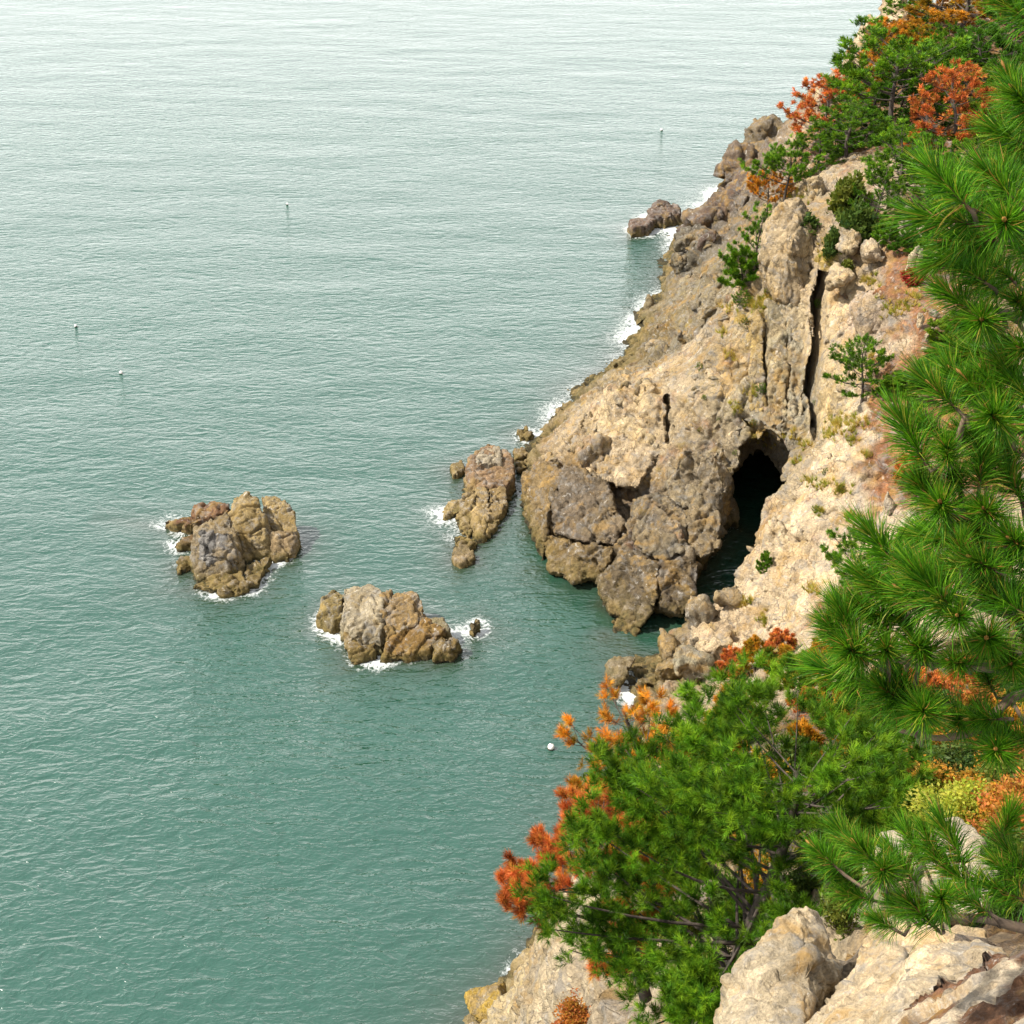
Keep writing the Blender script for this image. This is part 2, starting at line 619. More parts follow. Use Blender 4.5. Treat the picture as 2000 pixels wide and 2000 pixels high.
LUMPS = [  # ellipsoids melted into the land: centre, radii, softness
    (P(1110, 1005, Y=100.5), (2.6, 4.2, 3.8), 1.0),
    (P(1080, 930, Y=107), (2.0, 3.0, 2.6), 0.8),
    (P(1175, 925, Y=104), (3.0, 3.4, 3.2), 1.0),
    (P(1305, 1085, Y=93.5), (3.8, 3.6, 4.0), 0.9),
    (P(1232, 1170, Y=90.5), (1.9, 2.2, 2.2), 0.6),
    (P(1375, 975, Y=97.5), (2.6, 3.0, 4.2), 0.8),
    (P(1250, 800, Y=108), (2.6, 2.5, 2.4), 0.7),
    (P(1690, 640, Y=100), (2.0, 2.2, 3.6), 0.6),
    (P(1510, 1060, Y=83.2), (0.9, 1.2, 1.9), 0.5),
    (P(1390, 1270, Y=80), (1.8, 2.0, 2.4), 0.6),
    (P(1368, 455, Y=165), (2.6, 3.5, 2.6), 1.0),
    (P(1400, 432, Y=164), (3.2, 4.0, 3.4), 1.0),
    (P(1380, 500, Y=155), (3.6, 4.5, 3.2), 1.2),
    (P(1495, 300, Y=190), (4.0, 3.5, 4.5), 1.0),
    (P(1445, 345, Y=183), (3.0, 3.5, 3.6), 1.0),
    (P(1615, 190, Y=166), (1.6, 2.0, 3.4), 0.6),
    (P(1735, 25, Y=184), (2.4, 2.4, 5.0), 0.6),
]
CARVE = [  # the sea cave
    (P(1493, 952, Y=99), (2.8, 7.5, 4.8), 0.3),
    (P(1470, 1035, Y=95.5), (2.9, 7.0, 5.0), 0.3),
    (P(1445, 1102, Y=92.5), (2.7, 5.5, 5.6), 0.3),
    (P(1402, 1170, Y=89.4), (2.3, 4.4, 5.6), 0.3),
    (P(1345, 1218, Y=87), (2.1, 3.0, 4.5), 0.3),
    (P(1270, 1252, z=0), (2.2, 2.0, 2.0), 0.3),
    (P(1488, 985, Y=107), (4.2, 8.0, 5.5), 0.4),
    (P(1225, 965, Y=98), (0.75, 1.6, 1.4), 0.2),
]
CRK = [(P(1603, 520, Y=107.5), 0.45), (P(1597, 600, Y=105), 0.55), (P(1589, 680, Y=103), 0.45), (P(1582, 760, Y=101.2), 0.40), (P(1588, 850, Y=98.5), 0.22)]
CRK2 = [(P(1300, 770, Y=107), 0.10), (P(1308, 860, Y=104), 0.3), (P(1295, 900, Y=102), 0.15)]
CRK3 = [(P(1490, 640, Y=106.5), 0.12), (P(1490, 700, Y=105.5), 0.2), (P(1495, 790, Y=102), 0.10)]


def boulder_pts(c, r, seed, n=14, rz=0.0):
    g = np.random.default_rng(seed)
    q = g.normal(size=(n, 3))
    q /= np.linalg.norm(q, axis=1)[:, None]
    q = q * (0.92 + 0.22 * g.random((n, 1))) * np.array(r)
    cs, sn = math.cos(rz), math.sin(rz)
    return np.stack([q[:, 0] * cs - q[:, 1] * sn, q[:, 0] * sn + q[:, 1] * cs, q[:, 2]], -1) + np.array(c)


LUMP_PL = [hull_planes(boulder_pts(c, np.array(r) * 1.12, 300 + i, n=17)) for i, (c, r, k) in enumerate(LUMPS)]


def carve_crack(p, crk, depth=2.4):
    z = np.array([c[0][2] for c in crk])
    o = np.argsort(z)
    g = lambda k: np.interp(p[:, 2], z[o], np.array([c[0][k] for c in crk])[o])
    w = np.interp(p[:, 2], z[o], np.array([c[1] for c in crk])[o])
    dx = np.abs(p[:, 0] - g(0)) - w
    dy = np.abs(p[:, 1] - g(1)) - depth
    dz = np.maximum(z.min() - p[:, 2], p[:, 2] - z.max())
    return np.maximum(np.maximum(dx, dy * 0.7), dz)


def land_base(p):
    f = (p[:, 2] - sample(HG, p[:, 0], p[:, 1])) * sample(SL, p[:, 0], p[:, 1])
    for (c, r, k), pl in zip(LUMPS, LUMP_PL):
        m = (np.abs(p[:, 0] - c[0]) < r[0] + 4) & (np.abs(p[:, 1] - c[1]) < r[1] + 4)
        if m.any():
            f[m] = smin(f[m], sd_hull(p[m], pl, 0.12), 0.35 * k)
    return f


def land(p):
    q = p
    f = land_base(p)
    near = sstep(62, 40, p[:, 1])
    f = f + (1 - 0.55 * near) * (0.60 * perlin(q * np.float32(1 / 5.5)) + 0.28 * perlin(q * np.array([.42, .42, .22], np.float32) + 5))
    m = (p[:, 1] > 70) & (p[:, 1] < 122) & (p[:, 0] > 4) & (p[:, 0] < 40)
    if m.any():
        pm = p[m]
        fm = f[m]
        wob = 0.35 * perlin(pm * np.float32(0.7) + 9)
        for c, r, k in CARVE:
            fm = -smin(-fm, sd_ell(pm, c, r) + wob, k)
        for ck, dp in ((CRK, 4.5), (CRK2, 1.8), (CRK3, 1.6)):
            fm = np.maximum(fm, -carve_crack(pm + 0.25 * np.stack([perlin(pm * .6 + 3), 0 * pm[:, 0], 0 * pm[:, 0]], -1), ck, dp))
        f[m] = fm
    return f


def in_view(c, pad=0.12):
    """inside the picture, with a margin"""
    f = c[:, 1] * C30 + (CAM_H - c[:, 2]) * S30
    x = c[:, 0] / np.maximum(f, 0.1) * FPX / 1000
    y = (c[:, 1] * S30 - (CAM_H - c[:, 2]) * C30) / np.maximum(f, 0.1) * FPX / 1000
    r = 4.0 / np.maximum(f, 1)
    return (f > 0) & (np.abs(x) < 1 + pad + r) & (np.abs(y) < 1 + pad + r)


JOINTS = np.array([[0.88, 0.36, 0.30], [-0.42, 0.86, 0.28], [0.25, -0.15, 0.95], [0.70, -0.66, 0.26]], np.float32)


def rock_relief(V, N, big=0.28, sml=0.13, cs=2.6, cs2=0.8, fine=0.09, aniso=(1, 1, 0.6), joint=1.5):
    """broken-stone displacement along the normal: tilted blocks, joint cracks, grain"""
    wp = V + 0.07 * cs * np.stack([perlin(V / cs + s) for s in (1.3, 7.7, 3.1)], -1)
    f1, e1, r1 = voronoi(wp, cs, aniso, 1)
    f1b, e2, r2 = voronoi(wp, cs2, aniso, 2)
    d = big * ((r1[:, 0] - 0.5) * 0.45 + 1.9 * f1 - 0.55 * sstep(0.07, 0.0, e1) * (r1[:, 2] > 0.3))
    d += sml * ((r2[:, 0] - 0.5) * 0.4 + 2.0 * f1b - 0.45 * sstep(0.10, 0.0, e2) * (r2[:, 2] > 0.5))
    d += fine * 0.9 * fbm(V, cs2 * 0.7, 3, 0.65, seed=2)
    # long joint cracks in four directions, each running only here and there
    wob = 0.22 * cs * perlin(V / (cs * 0.8) + 4.4)
    for i, n in enumerate(JOINTS):
        for sp_, wd, dp in ((1.25 * cs, 0.085, 1.0), (0.5 * cs, 0.10, 0.45)):
            x = (V @ n + wob + i * 3.3 * cs) / sp_
            k = np.floor(x)
            c = np.abs(x - k - 0.5 - 0.3 * np.sin(k * 12.9 + i))
            on = sstep(0.0, 0.25, perlin(V / (cs * 1.3) + 3.1 * i + sp_) + 0.25 * np.sin(k * 7.1 + i))
            d -= joint * big * dp * sstep(wd, 0.0, c) * on
    return d, r1, r2, e1, e2


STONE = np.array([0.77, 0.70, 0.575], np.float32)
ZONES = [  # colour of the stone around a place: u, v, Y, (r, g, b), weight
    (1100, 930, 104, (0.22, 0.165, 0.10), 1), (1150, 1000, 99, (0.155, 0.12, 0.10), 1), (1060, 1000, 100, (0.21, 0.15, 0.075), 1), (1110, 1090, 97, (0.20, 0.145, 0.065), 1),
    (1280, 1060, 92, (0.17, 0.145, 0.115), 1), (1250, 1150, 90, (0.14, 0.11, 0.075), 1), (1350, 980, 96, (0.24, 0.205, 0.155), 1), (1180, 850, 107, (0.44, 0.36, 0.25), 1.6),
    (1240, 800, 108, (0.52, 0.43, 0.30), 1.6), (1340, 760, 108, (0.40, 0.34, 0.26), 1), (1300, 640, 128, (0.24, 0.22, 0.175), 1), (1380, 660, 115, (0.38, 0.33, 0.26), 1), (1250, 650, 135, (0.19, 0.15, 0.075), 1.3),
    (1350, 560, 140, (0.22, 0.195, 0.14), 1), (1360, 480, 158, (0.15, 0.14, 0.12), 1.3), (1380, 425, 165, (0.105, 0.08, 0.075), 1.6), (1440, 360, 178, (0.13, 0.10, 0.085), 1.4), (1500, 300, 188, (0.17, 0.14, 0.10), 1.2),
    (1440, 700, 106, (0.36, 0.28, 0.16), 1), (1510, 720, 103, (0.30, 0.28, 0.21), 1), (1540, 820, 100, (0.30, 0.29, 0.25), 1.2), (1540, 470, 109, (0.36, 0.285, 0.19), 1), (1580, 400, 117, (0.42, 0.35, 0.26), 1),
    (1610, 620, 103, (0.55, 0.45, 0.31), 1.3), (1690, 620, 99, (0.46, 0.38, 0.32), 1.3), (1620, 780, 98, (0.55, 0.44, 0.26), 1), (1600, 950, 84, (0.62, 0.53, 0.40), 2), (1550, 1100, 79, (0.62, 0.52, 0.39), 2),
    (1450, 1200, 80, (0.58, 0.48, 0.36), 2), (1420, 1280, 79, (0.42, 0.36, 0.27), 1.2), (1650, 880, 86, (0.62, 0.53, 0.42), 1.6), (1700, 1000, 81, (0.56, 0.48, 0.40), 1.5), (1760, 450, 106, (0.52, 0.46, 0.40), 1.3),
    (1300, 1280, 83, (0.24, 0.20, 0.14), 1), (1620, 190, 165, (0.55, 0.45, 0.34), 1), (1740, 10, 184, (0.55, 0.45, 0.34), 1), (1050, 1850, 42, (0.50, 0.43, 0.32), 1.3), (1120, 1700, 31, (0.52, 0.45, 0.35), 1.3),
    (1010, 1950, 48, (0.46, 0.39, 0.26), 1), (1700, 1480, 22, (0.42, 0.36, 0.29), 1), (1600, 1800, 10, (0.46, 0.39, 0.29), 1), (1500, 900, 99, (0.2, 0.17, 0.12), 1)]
_zp = np.array([P(u, v, Y=Y) for u, v, Y, c, w in ZONES], np.float32)
_zc = np.array([c for *_, c, w in ZONES], np.float32)
_zw = np.array([w for *_, w in ZONES], np.float32)
SOIL = [(1790, 620, 94, 6), (1770, 700, 91, 5), (1710, 770, 88.5, 4), (1830, 760, 88, 7), (1700, 540, 99, 2.5), (1760, 500, 101, 3), (1850, 560, 97, 5), (1650, 330, 127, 5), (1560, 385, 119, 3), (1760, 300, 133, 9),
        (1850, 250, 138, 14), (1900, 100, 160, 22), (1700, 220, 150, 16), (1640, 1180, 73, 3.0), (1950, 450, 104, 10), (1900, 900, 82, 8)]
_sp = np.array([P(u, v, Y=Y) for u, v, Y, r in SOIL], np.float32)
_sr = np.array([s[3] for s in SOIL], np.float32)


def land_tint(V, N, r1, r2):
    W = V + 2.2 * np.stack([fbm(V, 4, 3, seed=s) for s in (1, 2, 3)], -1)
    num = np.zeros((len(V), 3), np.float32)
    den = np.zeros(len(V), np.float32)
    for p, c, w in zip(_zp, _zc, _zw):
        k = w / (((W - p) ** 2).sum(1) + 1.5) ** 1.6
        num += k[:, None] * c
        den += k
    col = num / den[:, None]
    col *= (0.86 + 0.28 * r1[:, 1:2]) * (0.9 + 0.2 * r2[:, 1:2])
    # gullies of rusty pine litter, on the flatter ground
    s = np.zeros(len(V), np.float32)
    for p, r in zip(_sp, _sr):
        s = np.maximum(s, 1 - np.sqrt(((W - p) ** 2).sum(1)) / r)
    near = sstep(66, 50, V[:, 1]) * sstep(24, 34, V[:, 2] + 0.2 * (60 - V[:, 1]))
    s = np.maximum(s, near * 0.8)
    s = sstep(0.0, 0.35, s + 0.25 * fbm(V, 1.6, 3, seed=5)) * sstep(0.45, 0.75, N[:, 2] + 0.12 * fbm(V, 1.0, 2, seed=6))
    litter = np.array([0.34, 0.165, 0.085], np.float32) * (0.8 + 0.5 * fbm(V, 0.7, 3, seed=8)[:, None])
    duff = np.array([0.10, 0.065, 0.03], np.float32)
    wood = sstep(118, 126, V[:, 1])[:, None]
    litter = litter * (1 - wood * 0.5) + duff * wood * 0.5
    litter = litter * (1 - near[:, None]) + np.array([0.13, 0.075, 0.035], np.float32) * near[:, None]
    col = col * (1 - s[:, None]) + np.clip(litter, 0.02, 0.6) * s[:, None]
    # lichen, yellow-green on the wall round the cleft
    g = np.zeros(len(V), np.float32)
    for u, v, Y, r in [(1480, 620, 108, 2.2), (1470, 760, 104, 2.0), (1480, 860, 101, 1.6), (1450, 800, 103, 1.6), (1430, 560, 118, 2.0), (1570, 880, 97, 1.2), (1410, 640, 116, 1.5), (1620, 500, 106, 1.4)]:
        g = np.maximum(g, 1 - np.sqrt(((W - P(u, v, Y=Y).astype(np.float32)) ** 2).sum(1)) / r)
    g = sstep(0.05, 0.5, g + 0.35 * fbm(V, 0.9, 3, seed=11)) * 0.7
    col = col * (1 - g[:, None]) + np.array([0.36, 0.27, 0.05], np.float32) * g[:, None]
    return np.clip(col * STONE, 0.01, 0.8), s


BVH_V, BVH_F = [], []


def add_bvh(V, F):
    off = sum(len(v) for v in BVH_V)
    BVH_V.append(V)
    BVH_F.append(F + off)


def build_land(name, lo, hi, h, relief, keep_fn, label=None):
    V, F = mesh_sdf(land, lo, hi, h, bound=0.3, keep=keep_fn)
    N = vnormals(V, F)
    d, r1, r2, e1, e2 = rock_relief(V, N, **relief)
    cm = np.zeros(len(V), np.float32)
    for u_, v_, Y_, r_ in [(1500, 560, 109, 4.5), (1510, 650, 106, 5), (1500, 740, 104, 5), (1520, 820, 101.5, 4.5), (1440, 700, 107, 3.5), (1600, 640, 103, 3), (1610, 760, 100, 3)]:
        cm = np.maximum(cm, 1 - np.sqrt(((V - P(u_, v_, Y=Y_).astype(np.float32)) ** 2).sum(1)) / r_)
    cm = sstep(0.0, 0.4, cm)
    k_ = cm > 0
    if k_.any():
        Vk = V[k_] + 0.25 * np.stack([perlin(V[k_] * 0.8 + q_) for q_ in (1, 4, 8)], -1)
        t_, e_, rr = voronoi(Vk, 1.5, (1, 0.8, 0.13), 6)
        t2, e2_, rr2 = voronoi(Vk, 0.6, (1, 0.8, 0.16), 7)
        d[k_] = d[k_] * (1 - 0.6 * cm[k_]) + cm[k_] * ((rr[:, 0] - 0.5) * 1.3 + 0.4 * t_ - 0.75 * sstep(0.16, 0.0, e_) + (rr2[:, 0] - 0.5) * 0.35 - 0.2 * sstep(0.16, 0, e2_))
    near_c = (V[:, 1] > 92) & (V[:, 1] < 116) & (V[:, 0] > 14) & (V[:, 0] < 34)
    if near_c.any():
        for ck_, dp_ in ((CRK, 4.5), (CRK2, 1.8), (CRK3, 1.6)):
            d[near_c] *= 0.15 + 0.85 * sstep(0.0, 0.7, carve_crack(V[near_c], ck_, dp_))
    soft = sstep(0.55, 0.85, N[:, 2]) * (V[:, 2] > 10)
    V2 = V + N * (d * (1 - 0.6 * soft))[:, None]
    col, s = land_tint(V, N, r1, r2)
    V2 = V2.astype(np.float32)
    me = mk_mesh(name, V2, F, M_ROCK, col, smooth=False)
    o = link(name, me, kind='structure')
    if label:
        o['label'] = label
    add_bvh(V2, F)
    print(name, len(V2), len(F))
    return o


cliff = build_land('cliff', (-4, 58, -1.6), (60, 146, 34), 0.16, dict(), in_view, 'pale and ochre sea cliff with a dark cave at its foot')
far_cliff = build_land('headland', (10, 145, -1.6), (110, 262, 44), 0.34, dict(big=0.5, sml=0.25, cs=3.4, cs2=1.2, fine=0.12, joint=1.0), lambda c: in_view(c, 0.06), 'far end of the headland, dark rocks by the water and wooded top')
hill = build_land('hillside', (-10, 4, -1.6), (34, 60.5, 60), 0.18, dict(big=0.22, sml=0.10, cs=1.6, cs2=0.5, fine=0.06, joint=1.0), lambda c: in_view(c, 0.15), 'steep near hillside below the lookout, falling to the sea')

_bv = np.concatenate(BVH_V)
_bf = np.concatenate(BVH_F)
BVH = BVHTree.FromPolygons(_bv.tolist(), _bf.tolist())


def hit(u, v):
    """the ground seen at a picture point"""
    r = Vector(ray(u, v)).normalized()
    h = BVH.ray_cast(Vector((0, 0, CAM_H)), r)
    if h[0] is None:
        return None, None
    return np.array(h[0]), np.array(h[1])


# ------------------------------------------------------------------ free-standing rocks
SEA_ROCKS = []


def sunk(pts, drop=None, spread=0.25, zmin=-1.2):
    """hull points of a block: its seen top points and the same points carried down (to the sea bed or by drop metres)"""
    T = np.array([P(*q[:2], Y=q[2]) for q in pts])
    if drop is None:
        T = np.array([t if t[2] > 0.35 else P(*q[:2], z=0.35) for t, q in zip(T, pts)])
    c = T.mean(0)
    D = T.copy()
    D[:, :2] += (T[:, :2] - c[:2]) * spread
    if drop is None:
        D[:, 2] = zmin
    else:
        D[:, 2] -= drop
    return np.concatenate([T, D])


def block(name, pts, h, mat, tint, parent=None, relief=None, soft=0.25, noise=0.25, seed=0, tintfn=None, origin=None, grow=0.0, **kw):
    """one rock from the hull of pts"""
    pl = hull_planes(pts)
    lo, hi = pts.min(0) - 0.5, pts.max(0) + 0.5
    sz = float((hi - lo).max())

    def fn(p):
        return sd_hull(p, pl, soft) - grow + noise * perlin(p * np.float32(2.2 / max(sz, .3)) + np.float32(seed * 3.7)) + 0.4 * noise * perlin(p * np.float32(6 / max(sz, .3)) + np.float32(seed * 1.7))
    if hi[2] > -1 and lo[2] < -0.4 and mat is not M_NEAR:
        lo[2] = max(lo[2], -0.9)
    V, F = mesh_sdf(fn, lo, hi, h, bound=noise + soft)
    N = vnormals(V, F)
    R = dict(big=0.17, sml=0.065, cs=1.7, cs2=0.5, fine=0.04, joint=1.5)
    R.update(relief or {})
    d, r1, r2, e1, e2 = rock_relief(V + seed * 5.3, N, **R)
    V = (V + N * d[:, None]).astype(np.float32)
    col = np.array(tint, np.float32)[None] * (0.8 + 0.4 * r1[:, 1:2]) * (0.88 + 0.24 * r2[:, 1:2])
    if mat is M_ROCK:
        pk = (0.55 * sstep(-0.1, 0.35, fbm(V, max(0.25 * sz, 0.5), 4, seed=41)))[:, None]
        col = col * (1 - pk) + pk * np.array([0.25, 0.195, 0.115], np.float32) * (0.6 + col.mean(1, keepdims=True) / 0.35)
    if tintfn is not None:
        col = tintfn(V, N, col)
    og = np.array(origin if origin is not None else (0, 0, 0), np.float32)
    me = mk_mesh(name, V - og, F, mat, np.clip(col * STONE, 0.01, 0.8), smooth=mat is M_NEAR)
    o = link(name, me, parent, **kw)
    if parent is None:
        o.location = og
    return o, fn


def sea_rock(name, label, chunks, h=0.10, tint=(0.24, 0.17, 0.08), relief=None, mat=None, group=None, **kw):
    allp = [sunk(c[0]) for c in chunks]
    cen = np.concatenate(allp).mean(0)
    cen[2] = 0
    root = link(name, None, None, cen, label, 'rock', group)
    for i, (c, q) in enumerate(zip(chunks, allp)):
        t = c[1] if len(c) > 1 else tint
        o, fn = block('stone', q, h, mat or M_ISLET, t, root, relief, seed=i + len(SEA_ROCKS), origin=cen, soft=0.05, noise=0.13, grow=0.22, **kw)
        q0 = q.mean(0)
        SEA_ROCKS.append((q0[0], q0[1], fn))
    return root


OLV, BRN, GRY, ALG = (0.27, 0.215, 0.115), (0.26, 0.20, 0.125), (0.17, 0.17, 0.185), (0.15, 0.11, 0.045)
sea_rock('rock_islet', 'ochre and grey rock islet standing alone in the open water, the farthest left', [
    ([(485, 965, 100), (463, 975, 100.3), (503, 975, 99.6), (449, 1005, 98.8), (510, 1010, 98.6), (515, 1045, 97.2), (524, 1082, 96.6), (490, 1090, 96), (470, 1030, 97.2), (455, 1040, 96.6)], OLV),
    ([(384, 1036, 96.3), (440, 1008, 98.4), (455, 1050, 95.6), (462, 1092, 94.4), (400, 1046, 95.4), (384, 1100, 94), (378, 1066, 95.2), (440, 1118, 93.6), (392, 1128, 93.4)], (0.2, 0.165, 0.11)),
    ([(398, 1050, 94.9), (452, 1052, 95.1), (456, 1085, 94.0), (400, 1088, 93.9)], GRY),
    ([(516, 977, 101), (546, 980, 101), (570, 1005, 99.8), (577, 1040, 98.4), (545, 1040, 98.2), (522, 1020, 99)], OLV),
    ([(528, 1040, 97.8), (576, 1044, 98), (574, 1080, 96.8), (562, 1090, 96.5), (540, 1088, 96.6)], BRN),
    ([(385, 990, 101.5), (420, 985, 101.5), (446, 985, 101.2), (440, 1003, 100.2), (395, 1012, 100.5)], (0.15, 0.085, 0.05)),
    ([(340, 1021, 101), (372, 1012, 101), (392, 1018, 100.4), (372, 1026, 100)], (0.13, 0.07, 0.045)),
    ([(420, 1130, 93), (470, 1120, 93.6), (480, 1148, 92.2), (440, 1156, 91.8), (385, 1143, 92.6)], ALG),
    ([(488, 1105, 94.6), (522, 1095, 95.2), (500, 1140, 93), (478, 1146, 92.6)], ALG)])
sea_rock('reef_stone', 'small dark weedy stone awash left of the farthest left islet', [([(352, 1098, 96.6), (370, 1092, 96.8), (376, 1104, 95.8), (356, 1110, 95.6)],)], tint=ALG)
sea_rock('reef_stone', 'sliver of reef in foam between the left islet and its dark stone', [([(348, 1060, 98.4), (372, 1053, 98.5), (374, 1060, 98), (354, 1066, 98)],)], tint=(0.15, 0.1, 0.05))
sea_rock('rock_islet', 'lumpy brown and pale grey islet with a low weedy tail on its right', [
    ([(634, 1172, 88.4), (655, 1153, 89.5), (668, 1165, 88.8), (669, 1200, 86.6), (650, 1212, 86.2), (630, 1205, 86.8)], (0.2, 0.16, 0.07)),
    ([(676, 1153, 88.6), (704, 1149, 88.8), (742, 1155, 88), (746, 1200, 85.2), (738, 1245, 83.6), (690, 1235, 83.8), (675, 1200, 85.6)], (0.30, 0.27, 0.21)),
    ([(680, 1240, 84.2), (730, 1250, 83.6), (728, 1278, 82.6), (690, 1280, 82.4)], ALG),
    ([(748, 1160, 87.8), (803, 1160, 88), (820, 1180, 86.8), (824, 1212, 85.4), (760, 1240, 83.8), (750, 1200, 85.2)], (0.23, 0.165, 0.08)),
    ([(765, 1240, 83.8), (830, 1215, 85), (862, 1232, 84.2), (830, 1270, 82.8), (760, 1282, 82.4)], (0.19, 0.12, 0.04)),
    ([(828, 1214, 85.6), (864, 1214, 85.6), (872, 1230, 84.8), (840, 1236, 84.4)], (0.2, 0.18, 0.12)),
    ([(850, 1250, 83.6), (880, 1246, 83.8), (892, 1250, 83.6), (880, 1268, 82.6), (850, 1274, 82.4)], ALG)])
sea_rock('reef_stone', 'little dark stone ringed with foam off the tail of the lumpy islet', [([(922, 1218, 85.9), (930, 1213, 86.2), (934, 1217, 86), (926, 1223, 85.7)],)], tint=(0.15, 0.12, 0.07))
sea_rock('rock_islet', 'long low split reef of ochre slabs just off the headland', [
    ([(918, 895, 109.8), (956, 870, 112.4), (992, 886, 111.2), (1000, 925, 108.2), (988, 948, 106.4), (932, 953, 106), (910, 925, 108.6)], (0.24, 0.165, 0.105)),
    ([(936, 882, 110.8), (972, 876, 111.6), (975, 905, 109), (940, 908, 108.6)], (0.34, 0.31, 0.26)),
    ([(905, 968, 105), (926, 962, 105.4), (924, 1020, 101.4), (914, 1044, 99.8), (898, 1008, 102.2)], (0.27, 0.21, 0.11)),
    ([(934, 960, 105.4), (952, 958, 105.6), (950, 1010, 101.8), (938, 1048, 99.2), (926, 1046, 99.4), (932, 1010, 101.8)], (0.30, 0.23, 0.12)),
    ([(960, 958, 105.6), (982, 958, 106), (984, 985, 104), (966, 1030, 100.8), (952, 1040, 99.9), (956, 1005, 102.4)], (0.28, 0.21, 0.105)),
    ([(870, 993, 105.6), (905, 975, 106.6), (905, 1000, 104.6), (872, 1006, 104.4)], OLV),
    ([(890, 1050, 100.8), (925, 1055, 100.2), (925, 1066, 99.6), (895, 1068, 99.4)], ALG)])
sea_rock('reef_stone', 'squarish brown stone at the near tip of the long split reef', [([(890, 1078, 99.6), (905, 1068, 100.3), (921, 1075, 99.6), (921, 1092, 98), (900, 1100, 97.2), (888, 1092, 97.8)],)], tint=(0.23, 0.18, 0.12))
sea_rock('reef_stone', 'small olive stone left of the upper end of the split reef', [([(884, 912, 111.4), (900, 904, 112), (908, 914, 111.2), (892, 924, 110.4)],)], tint=OLV)
sea_rock('reef_stone', 'round weedy stone in the foam off the headland shore', [([(1014, 842, 120), (1027, 836, 120.6), (1038, 846, 119.8), (1030, 855, 118.8), (1017, 853, 118.8)],)], tint=ALG)
sea_rock('reef_stone', 'dark stone filling the gap between reef and headland', [([(1006, 882, 115.5), (1022, 880, 115.6), (1026, 890, 114.6), (1010, 896, 114)],)], tint=(0.17, 0.12, 0.06))
sea_rock('reef_stone', 'second dark stone in the gap beside the headland, by the reef', [([(1012, 905, 113.4), (1026, 900, 113.6), (1032, 912, 112.4), (1016, 918, 111.8)],)], tint=(0.19, 0.14, 0.07))
PUR = (0.135, 0.10, 0.09)
sea_rock('reef_stone', 'larger purple-brown rock in white surf off the far point', [([(1268, 412, 182), (1290, 398, 184), (1322, 405, 183), (1328, 418, 180), (1300, 425, 178.5), (1270, 424, 179)],)], tint=PUR, h=0.17, relief=dict(big=0.25, cs=2))
sea_rock('reef_stone', 'flat dark rock left of the purple one in the surf', [([(1232, 430, 178), (1262, 424, 179), (1275, 430, 178), (1262, 442, 175.6), (1238, 446, 175)],)], tint=PUR, h=0.17)


def boulder(label, u, v, Y, rpx, tint, seed, h=None, parent=None, mat=None, name='boulder', rz=0.0, relief=None, cat='boulder', group=None):
    c = P(u, v, Y=Y)
    r = [metres(k, c) for k in rpx]
    rm = max(r)
    rr = dict(big=0.085 * rm, sml=0.035 * rm, cs=0.9 * rm, cs2=0.32 * rm, fine=0.025 * rm, joint=1.2)
    rr.update(relief or {})
    kw = dict(label=label, cat=cat, group=group) if parent is None else {}
    o, fn = block(name, boulder_pts(c, r, seed, rz=rz), h or rm / 10, mat or M_ROCK, tint, parent, rr, soft=0.07 * rm, noise=0.08 * rm, seed=seed, origin=c if parent is None else None, **kw)
    return o, fn


PALE, CRM, OCH, GRB = (0.56, 0.47, 0.35), (0.5, 0.4, 0.27), (0.3, 0.22, 0.11), (0.24, 0.21, 0.165)
# blocks of the cliff itself
for u, v, Y, r, t, s in [(1700, 620, 97.6, (44, 45, 72), (0.46, 0.38, 0.32), 15),
                         (1655, 470, 105.4, (30, 40, 30), (0.52, 0.44, 0.33), 16), (1700, 490, 103.8, (28, 40, 26), (0.5, 0.42, 0.33), 17), (1640, 545, 103.6, (30, 40, 34), (0.54, 0.46, 0.35), 18),
                         (1380, 430, 162, (50, 60, 34), PUR, 25), (1362, 455, 163, (26, 50, 20), PUR, 26), (1368, 492, 156, (40, 60, 28), (0.17, 0.16, 0.13), 27), (1480, 310, 186, (36, 40, 34), (0.17, 0.14, 0.1), 28)]:
    boulder(None, u, v, Y, r, t, s, parent=cliff, name='stone')
T = np.array([P(u, v, Y=Y) for u, v, Y in [(1380, 885, 98.8), (1412, 872, 98.8), (1424, 900, 98.4), (1424, 980, 97), (1414, 1040, 95.6), (1394, 1060, 94.6), (1376, 1000, 95.6)]])
block('stone', np.concatenate([T, T + np.array([-0.3, 1.6, -1.5])]), 0.14, M_ROCK, (0.27, 0.235, 0.17), cliff, dict(big=0.25, sml=0.1, cs=1.6, cs2=0.5, fine=0.05, aniso=(1, 1, 0.4)), soft=0.05, noise=0.12, seed=57)
T = np.array([P(u, v, Y=Y) for u, v, Y in [(1488, 1105, 82.6), (1487, 1040, 83.2), (1497, 1028, 83.4), (1512, 1046, 83.4), (1535, 1040, 84), (1560, 1065, 82.6), (1540, 1120, 81), (1500, 1130, 81.4)]])
block('stone', np.concatenate([T, T + np.array([1.0, 1.2, -0.6])]), 0.13, M_ROCK, (0.60, 0.52, 0.39), cliff, dict(big=0.25, sml=0.1, cs=1.2, cs2=0.4, fine=0.05), soft=0.1, noise=0.12, seed=58)
